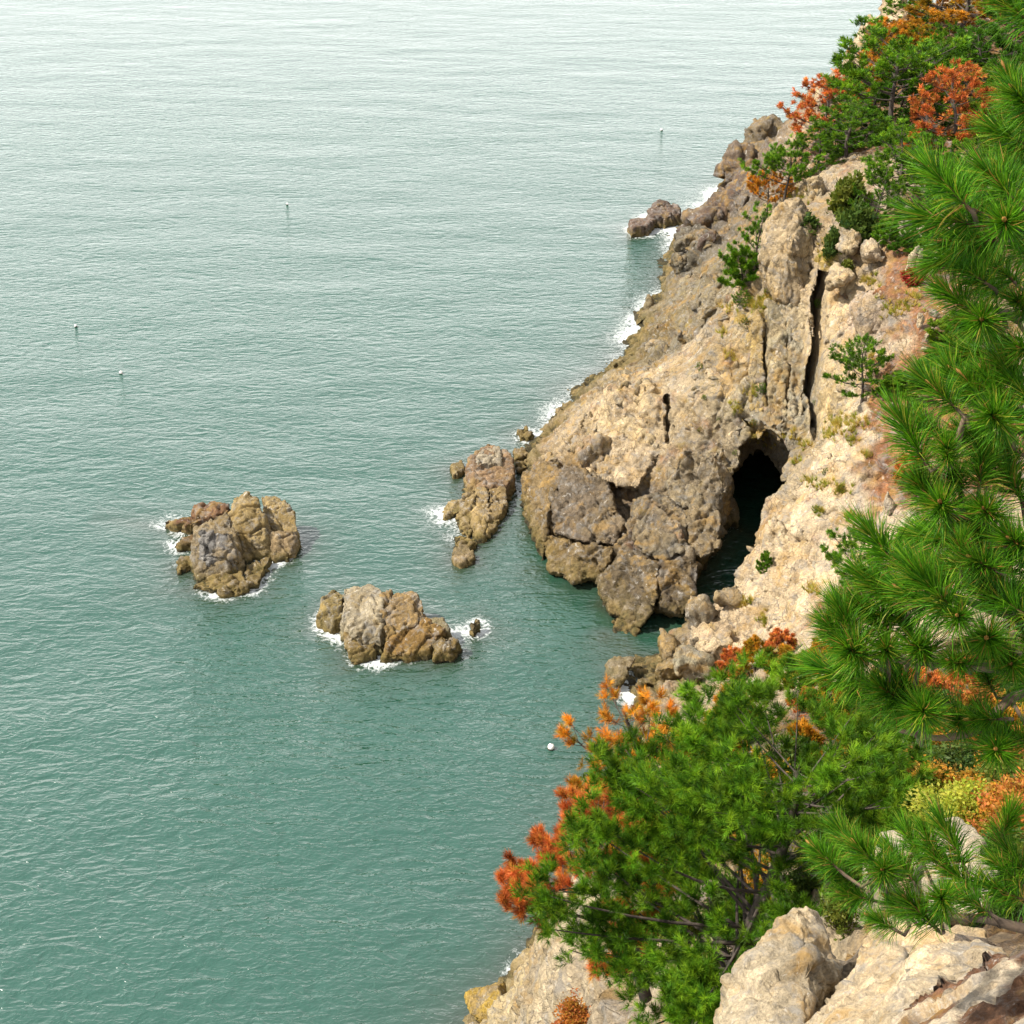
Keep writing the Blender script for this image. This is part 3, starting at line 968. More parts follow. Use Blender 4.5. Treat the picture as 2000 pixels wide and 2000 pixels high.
# the tall slabs over the cave, the bulging rock and the pillar behind it
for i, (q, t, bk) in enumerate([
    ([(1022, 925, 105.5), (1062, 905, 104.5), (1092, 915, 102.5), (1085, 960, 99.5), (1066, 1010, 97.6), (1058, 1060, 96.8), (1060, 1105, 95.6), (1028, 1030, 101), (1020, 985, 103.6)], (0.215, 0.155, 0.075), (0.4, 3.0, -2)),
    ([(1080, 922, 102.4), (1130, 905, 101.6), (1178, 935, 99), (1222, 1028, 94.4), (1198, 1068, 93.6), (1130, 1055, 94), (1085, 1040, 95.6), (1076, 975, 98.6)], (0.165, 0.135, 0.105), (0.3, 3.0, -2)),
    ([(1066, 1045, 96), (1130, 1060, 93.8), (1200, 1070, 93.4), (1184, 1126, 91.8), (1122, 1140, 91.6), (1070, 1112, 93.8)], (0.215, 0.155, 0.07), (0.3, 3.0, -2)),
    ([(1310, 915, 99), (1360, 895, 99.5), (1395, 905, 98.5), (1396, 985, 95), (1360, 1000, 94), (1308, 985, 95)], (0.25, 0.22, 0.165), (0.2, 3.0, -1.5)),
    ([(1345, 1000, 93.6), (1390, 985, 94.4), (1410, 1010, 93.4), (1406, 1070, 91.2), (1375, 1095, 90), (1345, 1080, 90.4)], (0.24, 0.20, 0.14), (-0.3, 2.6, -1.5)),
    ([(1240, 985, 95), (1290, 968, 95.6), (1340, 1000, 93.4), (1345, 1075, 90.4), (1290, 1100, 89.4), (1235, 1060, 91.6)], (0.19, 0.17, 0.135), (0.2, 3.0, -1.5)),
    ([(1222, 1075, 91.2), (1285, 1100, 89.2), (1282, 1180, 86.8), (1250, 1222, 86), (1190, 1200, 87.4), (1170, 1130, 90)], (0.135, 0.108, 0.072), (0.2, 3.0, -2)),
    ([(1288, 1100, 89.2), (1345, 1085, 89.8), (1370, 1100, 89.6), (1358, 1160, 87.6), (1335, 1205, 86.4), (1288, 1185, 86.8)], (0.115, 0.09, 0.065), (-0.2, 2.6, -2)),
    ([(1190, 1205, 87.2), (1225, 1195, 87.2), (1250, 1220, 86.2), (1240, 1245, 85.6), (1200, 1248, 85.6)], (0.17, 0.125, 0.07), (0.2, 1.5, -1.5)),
    ([(1180, 790, 109), (1225, 770, 109), (1290, 785, 107.6), (1300, 830, 105), (1285, 880, 102.6), (1210, 880, 103.4), (1160, 840, 107)], (0.52, 0.44, 0.31), (0.3, 2.5, -1.5)),
    ([(1120, 850, 107.2), (1205, 845, 104.6), (1290, 882, 102), (1245, 955, 98.2), (1170, 935, 100), (1110, 900, 104)], (0.47, 0.39, 0.29), (0.3, 2.5, -1.5)),
    ([(1310, 775, 107), (1345, 770, 106.4), (1370, 850, 102.6), (1340, 890, 100.6), (1308, 880, 101.4)], (0.42, 0.36, 0.27), (0.2, 2.5, -1.2)),
    ([(1500, 566, 108), (1487, 505, 108.6), (1498, 440, 109.6), (1528, 396, 110.8), (1565, 386, 111.2), (1590, 440, 109.8), (1596, 520, 108), (1580, 586, 106.6), (1545, 600, 106), (1512, 584, 106.6), (1540, 500, 106.6), (1560, 440, 108)], (0.40, 0.33, 0.235), (0.3, 3.0, -1.0)),
    ([(1578, 350, 116.5), (1606, 340, 117), (1612, 400, 115), (1608, 462, 112.6), (1590, 470, 112), (1578, 420, 114)], (0.46, 0.40, 0.30), (0.6, 2.5, -1)),
    ([(1500, 590, 107), (1534, 596, 106.6), (1538, 700, 103.4), (1540, 800, 100.8), (1528, 868, 99.4), (1505, 850, 100), (1500, 720, 103.6)], (0.33, 0.30, 0.22), (0.2, 2.5, -0.6)),
    ([(1538, 590, 106.4), (1584, 580, 106.2), (1576, 700, 102.8), (1570, 800, 100.4), (1566, 872, 98.8), (1540, 880, 98.8), (1540, 720, 102.6)], (0.37, 0.35, 0.29), (0.2, 2.5, -0.6)),
    ([(1466, 620, 107.4), (1490, 612, 107), (1494, 720, 103.8), (1496, 840, 100.2), (1480, 862, 99.8), (1466, 800, 101.8)], (0.42, 0.32, 0.14), (0, 2.5, -0.6)),
    ([(1432, 640, 109), (1460, 630, 108), (1462, 740, 104.4), (1466, 850, 100.6), (1440, 862, 100.6), (1430, 760, 104.2)], (0.38, 0.32, 0.22), (0, 2.5, -0.6)),
    ([(1560, 850, 99), (1590, 840, 98.6), (1582, 900, 96), (1568, 940, 94.4), (1556, 900, 96.4)], (0.40, 0.39, 0.36), (0.5, 2.0, -0.4)),
    ([(1395, 790, 103.6), (1430, 770, 104), (1436, 860, 100.8), (1428, 880, 100.2), (1398, 870, 101)], (0.36, 0.32, 0.25), (0, 2.0, -0.6))]):
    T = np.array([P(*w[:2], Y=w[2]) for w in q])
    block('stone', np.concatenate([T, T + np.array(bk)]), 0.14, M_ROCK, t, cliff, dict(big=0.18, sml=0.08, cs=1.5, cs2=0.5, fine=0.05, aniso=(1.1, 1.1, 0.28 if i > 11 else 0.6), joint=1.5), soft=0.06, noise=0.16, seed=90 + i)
# broken slabs and rubble bedded in the cliff: eight shapes in four colours, shared
PROTO = {}


def proto_stone(k, tint):
    key = (k, tint)
    if key not in PROTO:
        o, fn = block('stone', boulder_pts((0, 0, 0), (1.0, 0.75, 0.5), 700 + k, n=11), 0.16, M_ROCK, tint, cliff, dict(big=0.10, sml=0.05, cs=0.9, cs2=0.3, fine=0.03, joint=1.0), soft=0.03, noise=0.06, seed=k)
        PROTO[key] = o.data
        bpy.data.objects.remove(o)
    return PROTO[key]


gs = np.random.default_rng(77)
for (u0, u1, v0, v1), n_, (r0, r1), tints in [
        ((1190, 1420, 580, 780), 46, (0.5, 1.5), [(0.25, 0.22, 0.165), (0.36, 0.31, 0.23), (0.20, 0.165, 0.10)]),
        ((1280, 1440, 470, 600), 24, (0.7, 1.8), [(0.19, 0.17, 0.13), (0.25, 0.20, 0.12)]),
        ((1340, 1480, 350, 470), 18, (0.8, 2.0), [(0.135, 0.10, 0.09), (0.17, 0.14, 0.12)]),
        ((1440, 1700, 880, 1260), 46, (0.3, 0.9), [(0.58, 0.50, 0.38), (0.50, 0.45, 0.38)]),
        ((1610, 1700, 520, 840), 26, (0.3, 1.0), [(0.54, 0.45, 0.33), (0.45, 0.40, 0.34)]),
        ((1690, 1860, 560, 800), 40, (0.10, 0.30), [(0.58, 0.50, 0.40), (0.42, 0.36, 0.30)]),
        ((1310, 1470, 700, 870), 26, (0.3, 1.0), [(0.44, 0.37, 0.27), (0.36, 0.32, 0.25)]),
        ((1050, 1200, 780, 900), 14, (0.4, 1.0), [(0.36, 0.29, 0.19), (0.22, 0.165, 0.09)]),
        ((1200, 1400, 1240, 1350), 18, (0.4, 0.9), [(0.26, 0.21, 0.14), (0.22, 0.19, 0.15)])]:
    for j in range(n_):
        p, n = hit(gs.uniform(u0, u1), gs.uniform(v0, v1))
        if p is None or p[2] < 0.2 or p[1] < 60:
            continue
        r = r0 + (r1 - r0) * gs.random() ** 2
        o = link('stone', proto_stone(int(gs.integers(0, 5)), tints[int(gs.integers(0, len(tints)))]), cliff, p - np.array(n) * 0.25 * r)
        q = Vector(n).to_track_quat('Z', 'Y') @ Matrix.Rotation(0.9 + gs.normal(0, 0.5), 3, 'Z').to_quaternion()
        o.rotation_euler = q.to_euler()
        o.scale = (r, r * gs.uniform(0.6, 1.0), r * gs.uniform(0.6, 1.3))
# loose boulders
for lab, u, v, Y, r, t, s in [
    ('long olive boulder at the water edge, front of the cove', 1218, 1312, 79.8, (44, 46, 28), GRB, 31),
    ('dark wet boulder next to the foam in the cove', 1265, 1335, 78.6, (32, 40, 32), (0.17, 0.13, 0.07), 32),
    ('brown knobbly boulder in the mouth of the cave inlet', 1290, 1264, 81.8, (60, 52, 40), OCH, 33),
    ('tall grey-brown boulder standing between the inlet and the pale wall', 1370, 1205, 80.8, (40, 40, 50), GRB, 34),
    ('grey-green boulder on the shore below the pale wall', 1352, 1295, 78.2, (52, 50, 40), (0.27, 0.26, 0.21), 35),
    ('tan boulder heaped behind the cove boulders', 1312, 1308, 79.0, (38, 44, 32), OCH, 36),
    ('small tan boulder perched at the rim of the dark inlet', 1420, 1165, 81.2, (36, 38, 30), (0.34, 0.28, 0.19), 37),
    ('low brown boulder partly under the green pine top', 1300, 1345, 78.4, (36, 40, 24), GRB, 38),
    ('rounded grey boulder on the ledge under the two-tier pine', 1775, 425, 104, (24, 26, 30), (0.47, 0.43, 0.39), 39),
    ('pale square block right of the rounded grey boulder', 1820, 452, 102.4, (32, 30, 26), (0.52, 0.46, 0.38), 40),
    ('upright pale stone standing in the rusty litter', 1798, 624, 92.2, (9, 9, 20), (0.55, 0.49, 0.42), 41),
    ('grey flat stone beside the upright stone', 1822, 612, 92.6, (14, 12, 8), (0.34, 0.31, 0.28), 42),
    ('pale oval stone lying in the gully litter', 1812, 658, 91, (9, 9, 12), (0.5, 0.43, 0.35), 43),
    ('small white flat stone low in the gully', 1808, 682, 90.4, (9, 8, 6), (0.6, 0.54, 0.46), 44),
    ('round pale stone at the foot of the wall pine', 1735, 752, 88.6, (14, 12, 9), (0.6, 0.52, 0.42), 45),
    ('narrow grey stone stuck upright under the wall pine', 1740, 800, 86.8, (8, 8, 20), (0.45, 0.39, 0.33), 46),
    ('second narrow stone beside the upright one under the wall pine', 1758, 812, 86.2, (7, 8, 18), (0.5, 0.44, 0.36), 47),
    ('large grey boulder wedged in a crack of the pale wall', 1730, 1000, 79.4, (18, 22, 46), (0.42, 0.38, 0.34), 48),
    ('white rounded boulder right of the wedged grey one', 1772, 1035, 77.6, (24, 24, 28), (0.58, 0.53, 0.47), 49),
    ('yellow lichen-covered boulder at the bottom shoreline', 955, 1962, 49.8, (52, 54, 50), (0.46, 0.33, 0.07), 50),
    ('grey dome-shaped boulder beside the yellow one at the bottom edge', 1030, 1995, 46.8, (34, 40, 34), (0.44, 0.38, 0.3), 51),
    ('small grey boulder between the yellow and the dome-shaped ones', 985, 2000, 48.4, (24, 30, 22), (0.36, 0.31, 0.25), 52)]:
    boulder(lab, u, v, Y, r, t, s)
# thin upright slabs on the ledge
for i, (lab, q) in enumerate([
    ('leaning pale slab, the leftmost of three on the ledge', [(1760, 558), (1775, 500), (1788, 484), (1792, 492), (1782, 530), (1772, 562)]),
    ('narrow yellowish slab in the middle of the three on the ledge', [(1786, 572), (1790, 492), (1798, 490), (1800, 520), (1798, 570)]),
    ('white leaning blade of rock, rightmost of the three slabs', [(1802, 562), (1818, 508), (1828, 495), (1832, 500), (1820, 540), (1808, 566)])]):
    T = np.array([P(u, v, Y=99.6 - (v - 490) * 0.01) for u, v in q])
    block('rock_slab', np.concatenate([T, T + np.array([0.5, 1.0, -0.1])]), 0.1, M_ROCK, (0.58, 0.52, 0.4), None, dict(big=0.08, sml=0.04, cs=0.8, cs2=0.3, fine=0.02), soft=0.05, noise=0.06, seed=60 + i,
          origin=T.mean(0), label=lab, cat='rock')

# foreground rocks at the lookout
NR = dict(big=0.030, sml=0.013, cs=0.42, cs2=0.11, fine=0.010, joint=0.7)


def near_rock(label, pts, push, tint, seed, h=0.02, soft=0.012, noise=0.022, relief=None, tintfn=None, name='boulder'):
    T = np.array([P(*q[:2], d=q[2]) for q in pts])
    q = np.concatenate([T, T + np.array(push)])
    r = dict(NR)
    r.update(relief or {})
    return block(name, q, h, M_NEAR, tint, None, r, soft=soft, noise=noise, seed=seed, tintfn=tintfn, origin=q.mean(0), label=label, cat='boulder')


near_rock('big pointed pale boulder in front at the bottom', [(1557, 1765, 8.6), (1600, 1778, 8.75), (1622, 1835, 8.7), (1632, 1900, 8.5), (1585, 1860, 8.3), (1520, 1792, 8.55), (1443, 1878, 8.35), (1410, 1945, 8.2), (1405, 2060, 7.9), (1560, 2060, 7.75), (1600, 1960, 8.1), (1500, 1960, 8.0)],
          (0.15, 0.55, -0.9), (0.43, 0.38, 0.30), 71)
near_rock('broad cream ledge of rock beside the pointed boulder', [(1655, 1965, 7.4), (1690, 1905, 7.6), (1715, 1860, 7.75), (1760, 1855, 7.6), (1788, 1880, 7.3), (1780, 1960, 6.9), (1650, 2060, 6.6), (1560, 2060, 6.8), (1520, 2060, 7.0), (1790, 2060, 6.3)],
          (0.1, 0.5, -0.8), (0.52, 0.44, 0.33), 72)
near_rock('rounded white-topped rock right of the cream ledge', [(1785, 1880, 7.0), (1840, 1840, 7.2), (1900, 1828, 7.2), (1960, 1850, 7.0), (1990, 1890, 6.8), (1920, 1930, 6.5), (1830, 1960, 6.4), (1780, 1930, 6.6)],
          (0.1, 0.6, -0.8), (0.55, 0.47, 0.36), 73)
near_rock('grey-faced cream rock wedged between ledge and brown rock', [(1760, 1930, 6.5), (1830, 1890, 6.7), (1890, 1905, 6.6), (1900, 1960, 6.2), (1860, 2060, 5.8), (1720, 2060, 6.1), (1740, 1980, 6.3)],
          (0.1, 0.5, -0.8), (0.5, 0.43, 0.33), 74)


def patchy(V, N, col):
    k = sstep(0.05, 0.25, fbm(V, 0.35, 4, seed=31))[:, None]
    return col * (1 - k) + np.array([0.55, 0.48, 0.40], np.float32) * k


near_rock('brown rock with white lichen patches in the bottom right corner', [(1800, 2060, 5.0), (1830, 1990, 5.2), (1900, 1945, 5.3), (1960, 1905, 5.4), (2060, 1850, 5.4), (2150, 1900, 5.0), (2150, 2060, 4.5), (1950, 2060, 4.7), (2000, 1960, 5.0)],
          (0.1, 0.6, -0.7), (0.165, 0.085, 0.05), 75, tintfn=patchy)
near_rock('tall grey-white boulder behind the pine sprig', [(1820, 1660, 11.6), (1845, 1610, 11.8), (1870, 1603, 11.8), (1895, 1620, 11.7), (1935, 1660, 11.5), (1955, 1700, 11.3), (1950, 1760, 11.0), (1900, 1800, 10.8), (1840, 1780, 10.9), (1815, 1720, 11.2)],
          (0.2, 0.8, -1.0), (0.46, 0.41, 0.34), 76, h=0.035)
near_rock('white flat-topped stone left of the tall grey-white boulder', [(1708, 1650, 11.6), (1730, 1628, 11.8), (1768, 1630, 11.8), (1782, 1650, 11.6), (1775, 1690, 11.3), (1715, 1690, 11.3)], (0.1, 0.5, -0.7), (0.55, 0.5, 0.43), 77, h=0.035)
near_rock('cream rock face under the pine sprig', [(1712, 1835, 9.4), (1725, 1800, 9.6), (1800, 1790, 9.6), (1860, 1830, 9.3), (1930, 1810, 9.4), (1940, 1860, 9.0), (1800, 1920, 8.8), (1722, 1890, 9.0)], (0.1, 0.7, -1.2), (0.5, 0.4, 0.27), 78, h=0.03)
for i, (lab, pts) in enumerate([
    ('grey streaked rock in the scrub right of the big pine', [(1715, 1480, 24), (1740, 1462, 24.3), (1760, 1470, 24.2), (1750, 1500, 23.6), (1722, 1505, 23.5)]),
    ('white narrow rock below the grey streaked one in the scrub', [(1722, 1530, 22.6), (1745, 1478, 23.4), (1758, 1500, 23), (1745, 1540, 22), (1738, 1560, 21.6), (1725, 1555, 21.8)]),
    ('pale rock peeping under the long pine boughs', [(1772, 1438, 27), (1790, 1422, 27.4), (1815, 1432, 27), (1812, 1452, 26.6), (1780, 1455, 26.6)])]):
    near_rock(lab, pts, (0.2, 0.8, -0.8), (0.5, 0.45, 0.38), 80 + i, h=0.05, relief=dict(big=0.1, cs=0.6, cs2=0.2))
print('rocks done')

# ------------------------------------------------------------------ sea
def grid_lines(a, b, step, far_a, far_b):
    x = list(np.arange(a, b + step, step))
    s, c = step, x[-1]
    while c < far_b:
        s *= 1.35
        c += s
        x.append(c)
    s, c = step, x[0]
    while c > far_a:
        s *= 1.35
        c -= s
        x.insert(0, c)
    return np.array(x, np.float32)


sx = grid_lines(-38, 46, 0.5, -20000, 20000)
sy = grid_lines(44, 215, 0.5, -2000, 40000)
q = np.stack(np.meshgrid(sx, sy, indexing='ij'), -1).reshape(-1, 2)
SV = np.zeros((len(q), 3), np.float32)
SV[:, :2] = q
nx, ny = len(sx), len(sy)
ii = np.arange(nx - 1)[:, None] * ny + np.arange(ny - 1)[None]
SF = np.stack([ii, ii + ny, ii + ny + 1, ii + 1], -1).reshape(-1, 4)
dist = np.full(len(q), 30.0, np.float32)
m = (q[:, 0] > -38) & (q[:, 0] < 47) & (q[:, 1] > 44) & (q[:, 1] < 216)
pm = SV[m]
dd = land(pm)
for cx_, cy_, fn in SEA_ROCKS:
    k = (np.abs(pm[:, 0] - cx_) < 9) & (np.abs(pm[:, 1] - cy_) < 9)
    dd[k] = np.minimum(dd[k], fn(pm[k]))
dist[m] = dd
foam = np.zeros(len(q), np.float32)
for u, v, r, k in [(1320, 395, 7, 1.3), (1380, 378, 6, 1.1), (1285, 440, 6, 1.2), (1235, 415, 5, 1.2), (1270, 395, 6, 1.2), (1440, 335, 7, 1.0), (1225, 640, 6, .9), (1255, 590, 6, .8), (1300, 480, 5, .7), (1070, 800, 4, .8), (1040, 850, 3.5, .7), (1030, 870, 3, .6), (830, 1000, 3, .9), (860, 1010, 3, .8), (880, 1040, 2.4, .6),
                   (345, 1000, 3.2, 1.0), (380, 985, 3, .8), (430, 978, 3, .7), (350, 1060, 2.6, .8), (350, 1085, 2, .6), (430, 1150, 2.4, .8), (490, 1145, 2, .8), (520, 1130, 2.4, .55), (535, 1092, 1.6, 1.0), (640, 1215, 1.8, 1.0), (655, 1235, 2.2, .9),
                   (730, 1285, 2.2, .9), (700, 1150, 2.4, .6), (790, 1285, 2, .5), (900, 1225, 2.6, .8), (930, 1222, 1.8, 1.0), (1228, 1352, 1.6, 1.0), (1245, 1350, 1.5, 1.0), (1180, 690, 5, .5), (1020, 1890, 1.5, .7), (1190, 1290, 1.5, .3), (1120, 760, 5, .55)]:
    c = P(u, v, z=0)
    foam = np.maximum(foam, k * np.exp(-((q[:, 0] - c[0]) ** 2 + ((q[:, 1] - c[1]) * 0.8) ** 2) / (r * r)))
foam *= np.exp(-np.maximum(dist, 0) / 2.0)
foam = np.maximum(foam, 0.30 * np.exp(-np.maximum(dist, 0) / 0.25) * (dist < 5))
shal_shade = np.exp(-np.maximum(dist, 0) / 2.2)
att = np.zeros((len(q), 3), np.float32)
att[:, 0] = foam
att[:, 1] = shal_shade

m_, b, N, L, nt = nodes('sea_water')
geo = N('ShaderNodeNewGeometry')
pos = geo.outputs['Position']
at = N('ShaderNodeAttribute', attribute_name='tint')
sep = N('ShaderNodeSeparateColor')
L(at.outputs['Color'], sep.inputs[0])


def wnoise(scale, stretch, rot, det=3, rough=0.5, typ='FBM', dist=0.0):
    mp = N('ShaderNodeMapping')
    mp.inputs['Rotation'].default_value = (0, 0, rot)
    mp.inputs['Scale'].default_value = (scale * stretch, scale, scale)
    L(pos, mp.inputs['Vector'])
    n = N('ShaderNodeTexNoise', noise_type=typ)
    n.inputs['Scale'].default_value = 1
    n.inputs['Detail'].default_value = det
    n.inputs['Roughness'].default_value = rough
    n.inputs['Distortion'].default_value = dist
    L(mp.outputs[0], n.inputs['Vector'])
    return n.outputs[0]


swell = wnoise(0.11, 0.45, 0.5, 2)
chop = wnoise(0.80, 0.42, -0.62, 3, 0.5, dist=0.35)
chop2 = wnoise(1.7, 0.5, -0.85, 3, 0.55, dist=0.5)
gust = wnoise(0.018, 0.35, 0.3, 3, 0.5)
rip = wnoise(4.0, 0.7, 0.2, 2)
ridge = math_n(N, L, 'ABSOLUTE', math_n(N, L, 'SUBTRACT', chop, 0.5))
ridge2 = math_n(N, L, 'ABSOLUTE', math_n(N, L, 'SUBTRACT', chop2, 0.5))
g_amp = ramp(N, L, gust, [(0.35, 0.55), (0.65, 1.0)])
hw = math_n(N, L, 'MULTIPLY', swell, 1.3)
hw = math_n(N, L, 'ADD', hw, math_n(N, L, 'MULTIPLY', math_n(N, L, 'MULTIPLY', ridge, -0.95), g_amp))
hw = math_n(N, L, 'ADD', hw, math_n(N, L, 'MULTIPLY', math_n(N, L, 'MULTIPLY', ridge2, -0.45), g_amp))
hw = math_n(N, L, 'ADD', hw, math_n(N, L, 'MULTIPLY', rip, 0.04))
bp = N('ShaderNodeBump')
bp.inputs['Strength'].default_value = 1.0
bp.inputs['Distance'].default_value = 0.56
L(hw, bp.inputs['Height'])
wcol = mixc(N, L, ramp(N, L, gust, [(0.3, 0.0), (0.7, 1.0)]), (0.006, 0.050, 0.031), (0.010, 0.060, 0.038))
wcol = mixc(N, L, math_n(N, L, 'MULTIPLY', math_n(N, L, 'POWER', sep.outputs[1], 1.4), 0.75), wcol, (0.035, 0.036, 0.022))  # weedy shallows by the rocks, darkened further to paint shade into the inlet
f1 = wnoise(0.9, 1.0, 0.0, 6, 0.7, dist=1.2)
f2 = wnoise(3.5, 1.0, 0.0, 4, 0.7, dist=0.6)
web = math_n(N, L, 'SUBTRACT', 1.0, math_n(N, L, 'MULTIPLY', math_n(N, L, 'ABSOLUTE', math_n(N, L, 'SUBTRACT', f1, 0.5)), 7.0))
fm = math_n(N, L, 'ADD', math_n(N, L, 'MULTIPLY', sep.outputs[0], 1.0), math_n(N, L, 'MULTIPLY', web, 0.40))
fm = math_n(N, L, 'ADD', fm, math_n(N, L, 'MULTIPLY', math_n(N, L, 'SUBTRACT', f2, 0.5), 0.9))
fm = ramp(N, L, fm, [(0.68, 0.0), (1.1, 1.0)])
gate = ramp(N, L, sep.outputs[0], [(0.10, 0.0), (0.35, 1.0)])
fm = math_n(N, L, 'MULTIPLY', fm, gate, clamp=True)
wcol = mixc(N, L, math_n(N, L, 'MULTIPLY', fm, 0.68), wcol, (0.62, 0.64, 0.63))
L(wcol, b.inputs['Base Color'])
ro = mixc(N, L, fm, (0.09,) * 3, (0.8,) * 3)
L(ro, b.inputs['Roughness'])
b.inputs['IOR'].default_value = 1.85
L(bp.outputs[0], b.inputs['Normal'])
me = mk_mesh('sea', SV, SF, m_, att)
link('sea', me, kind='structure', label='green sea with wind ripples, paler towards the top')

# ------------------------------------------------------------------ buoys
def lathe(prof, n=20):
    V, F = [], []
    for r, z in prof:
        for k in range(n):
            a = 2 * math.pi * k / n
            V.append((r * math.cos(a), r * math.sin(a), z))
    for i in range(len(prof) - 1):
        for k in range(n):
            a, b2 = i * n + k, i * n + (k + 1) % n
            F.append((a, b2, b2 + n, a + n))
    return np.array(V, np.float32), np.array(F, np.int32)


def plain(name, col, rough=0.5):
    m, b, N, L, nt = nodes(name)
    n = N('ShaderNodeTexNoise', i_Scale=14.0)
    tc = N('ShaderNodeTexCoord')
    L(tc.outputs['Object'], n.inputs['Vector'])
    c = mixc(N, L, ramp(N, L, n.outputs[0], [(0.35, 0.0), (0.7, 0.45)]), col, tuple(x * 0.55 for x in col))
    L(c, b.inputs['Base Color'])
    b.inputs['Roughness'].default_value = rough
    return m


M_BW, M_BD = plain('buoy_white', (0.8, 0.76, 0.72)), plain('buoy_weed', (0.035, 0.045, 0.03), 0.8)
V, F = lathe([(0.001, 0.27), (0.09, 0.262), (0.16, 0.225), (0.2, 0.15), (0.215, 0.06), (0.213, 0.0), (0.2, -0.03)])
me_top = mk_mesh('float_top', V, F[:, ::-1], M_BW)
V, F = lathe([(0.2, -0.02), (0.222, -0.03), (0.225, -0.07), (0.19, -0.2), (0.1, -0.28), (0.001, -0.3)])
me_bot = mk_mesh('float_bottom', V, F[:, ::-1], M_BD)
V, F = lathe([(0.028, 0.25), (0.035, 0.29), (0.03, 0.33), (0.018, 0.35), (0.001, 0.352)], 10)
me_eye = mk_mesh('rope_eye', V, F[:, ::-1], M_BD)
for lab, u, v, tilt, sc in [('white buoy near the big green pine', 1076, 1460, 0.15, 1.0), ('white buoy, lower of the two at far left', 236, 728, -0.5, 0.8), ('white buoy, upper of the two at far left', 148, 637, 0.3, 0.7),
                            ('dark buoy alone near the far headland point', 1292, 254, 0.2, 0.9), ('tiny buoy in the pale water, upper middle', 561, 399, 0.4, 0.7)]:
    e = link('buoy', None, None, P(u, v, z=0.12), lab, 'buoy', 'buoys floating on the sea')
    e.rotation_euler = (tilt, tilt * 0.5, u)
    e.scale = (sc,) * 3
    link('float_top', me_top, e)
    link('float_bottom', me_bot, e)
    link('rope_eye', me_eye, e)

# ------------------------------------------------------------------ vegetation
def leaf_mat(name, trans=0.3, rough=0.55, var=0.25, spec=0.3):
    m, b, N, L, nt = nodes(name)
    at = N('ShaderNodeAttribute', attribute_name='tint').outputs['Color']
    oi = N('ShaderNodeObjectInfo')
    v = ramp(N, L, oi.outputs['Random'], [(0.0, 1 - var), (1.0, 1 + var)])
    c = mixc(N, L, 1.0, at, v, 'MULTIPLY')
    L(c, b.inputs['Base Color'])
    b.inputs['Roughness'].default_value = rough
    b.inputs['Specular IOR Level'].default_value = spec
    t = N('ShaderNodeBsdfTranslucent')
    tcol = mixc(N, L, 0.5, c, (0.9, 0.8, 0.2), 'SOFT_LIGHT')
    L(tcol, t.inputs[0])
    mx = N('ShaderNodeMixShader')
    mx.inputs[0].default_value = trans
    out = [n for n in nt.nodes if n.type == 'OUTPUT_MATERIAL'][0]
    L(b.outputs[0], mx.inputs[1])
    L(t.outputs[0], mx.inputs[2])
    L(mx.outputs[0], out.inputs[0])
    return m


def bark_mat(name, col):
    m, b, N, L, nt = nodes(name)
    tc = N('ShaderNodeTexCoord')
    n = N('ShaderNodeTexNoise', i_Scale=9.0, i_Detail=5.0)
    L(tc.outputs['Object'], n.inputs['Vector'])
    c = mixc(N, L, ramp(N, L, n.outputs[0], [(0.35, 0.0), (0.65, 1.0)]), tuple(x * 0.55 for x in col), tuple(min(1, x * 1.5) for x in col))
    L(c, b.inputs['Base Color'])
    b.inputs['Roughness'].default_value = 0.9
    bp = N('ShaderNodeBump', i_Strength=0.6, i_Distance=0.03)
    L(n.outputs[0], bp.inputs['Height'])
    L(bp.outputs[0], b.inputs['Normal'])
    return m


M_NEEDLE = leaf_mat('pine_needles', 0.30, 0.5, 0.15, 0.14)
M_LEAF = leaf_mat('shrub_leaves', 0.35, 0.5, 0.15, 0.15)
M_BARK = bark_mat('pine_bark', (0.052, 0.038, 0.029))
M_TWIG = bark_mat('twig_bark', (0.10, 0.065, 0.04))

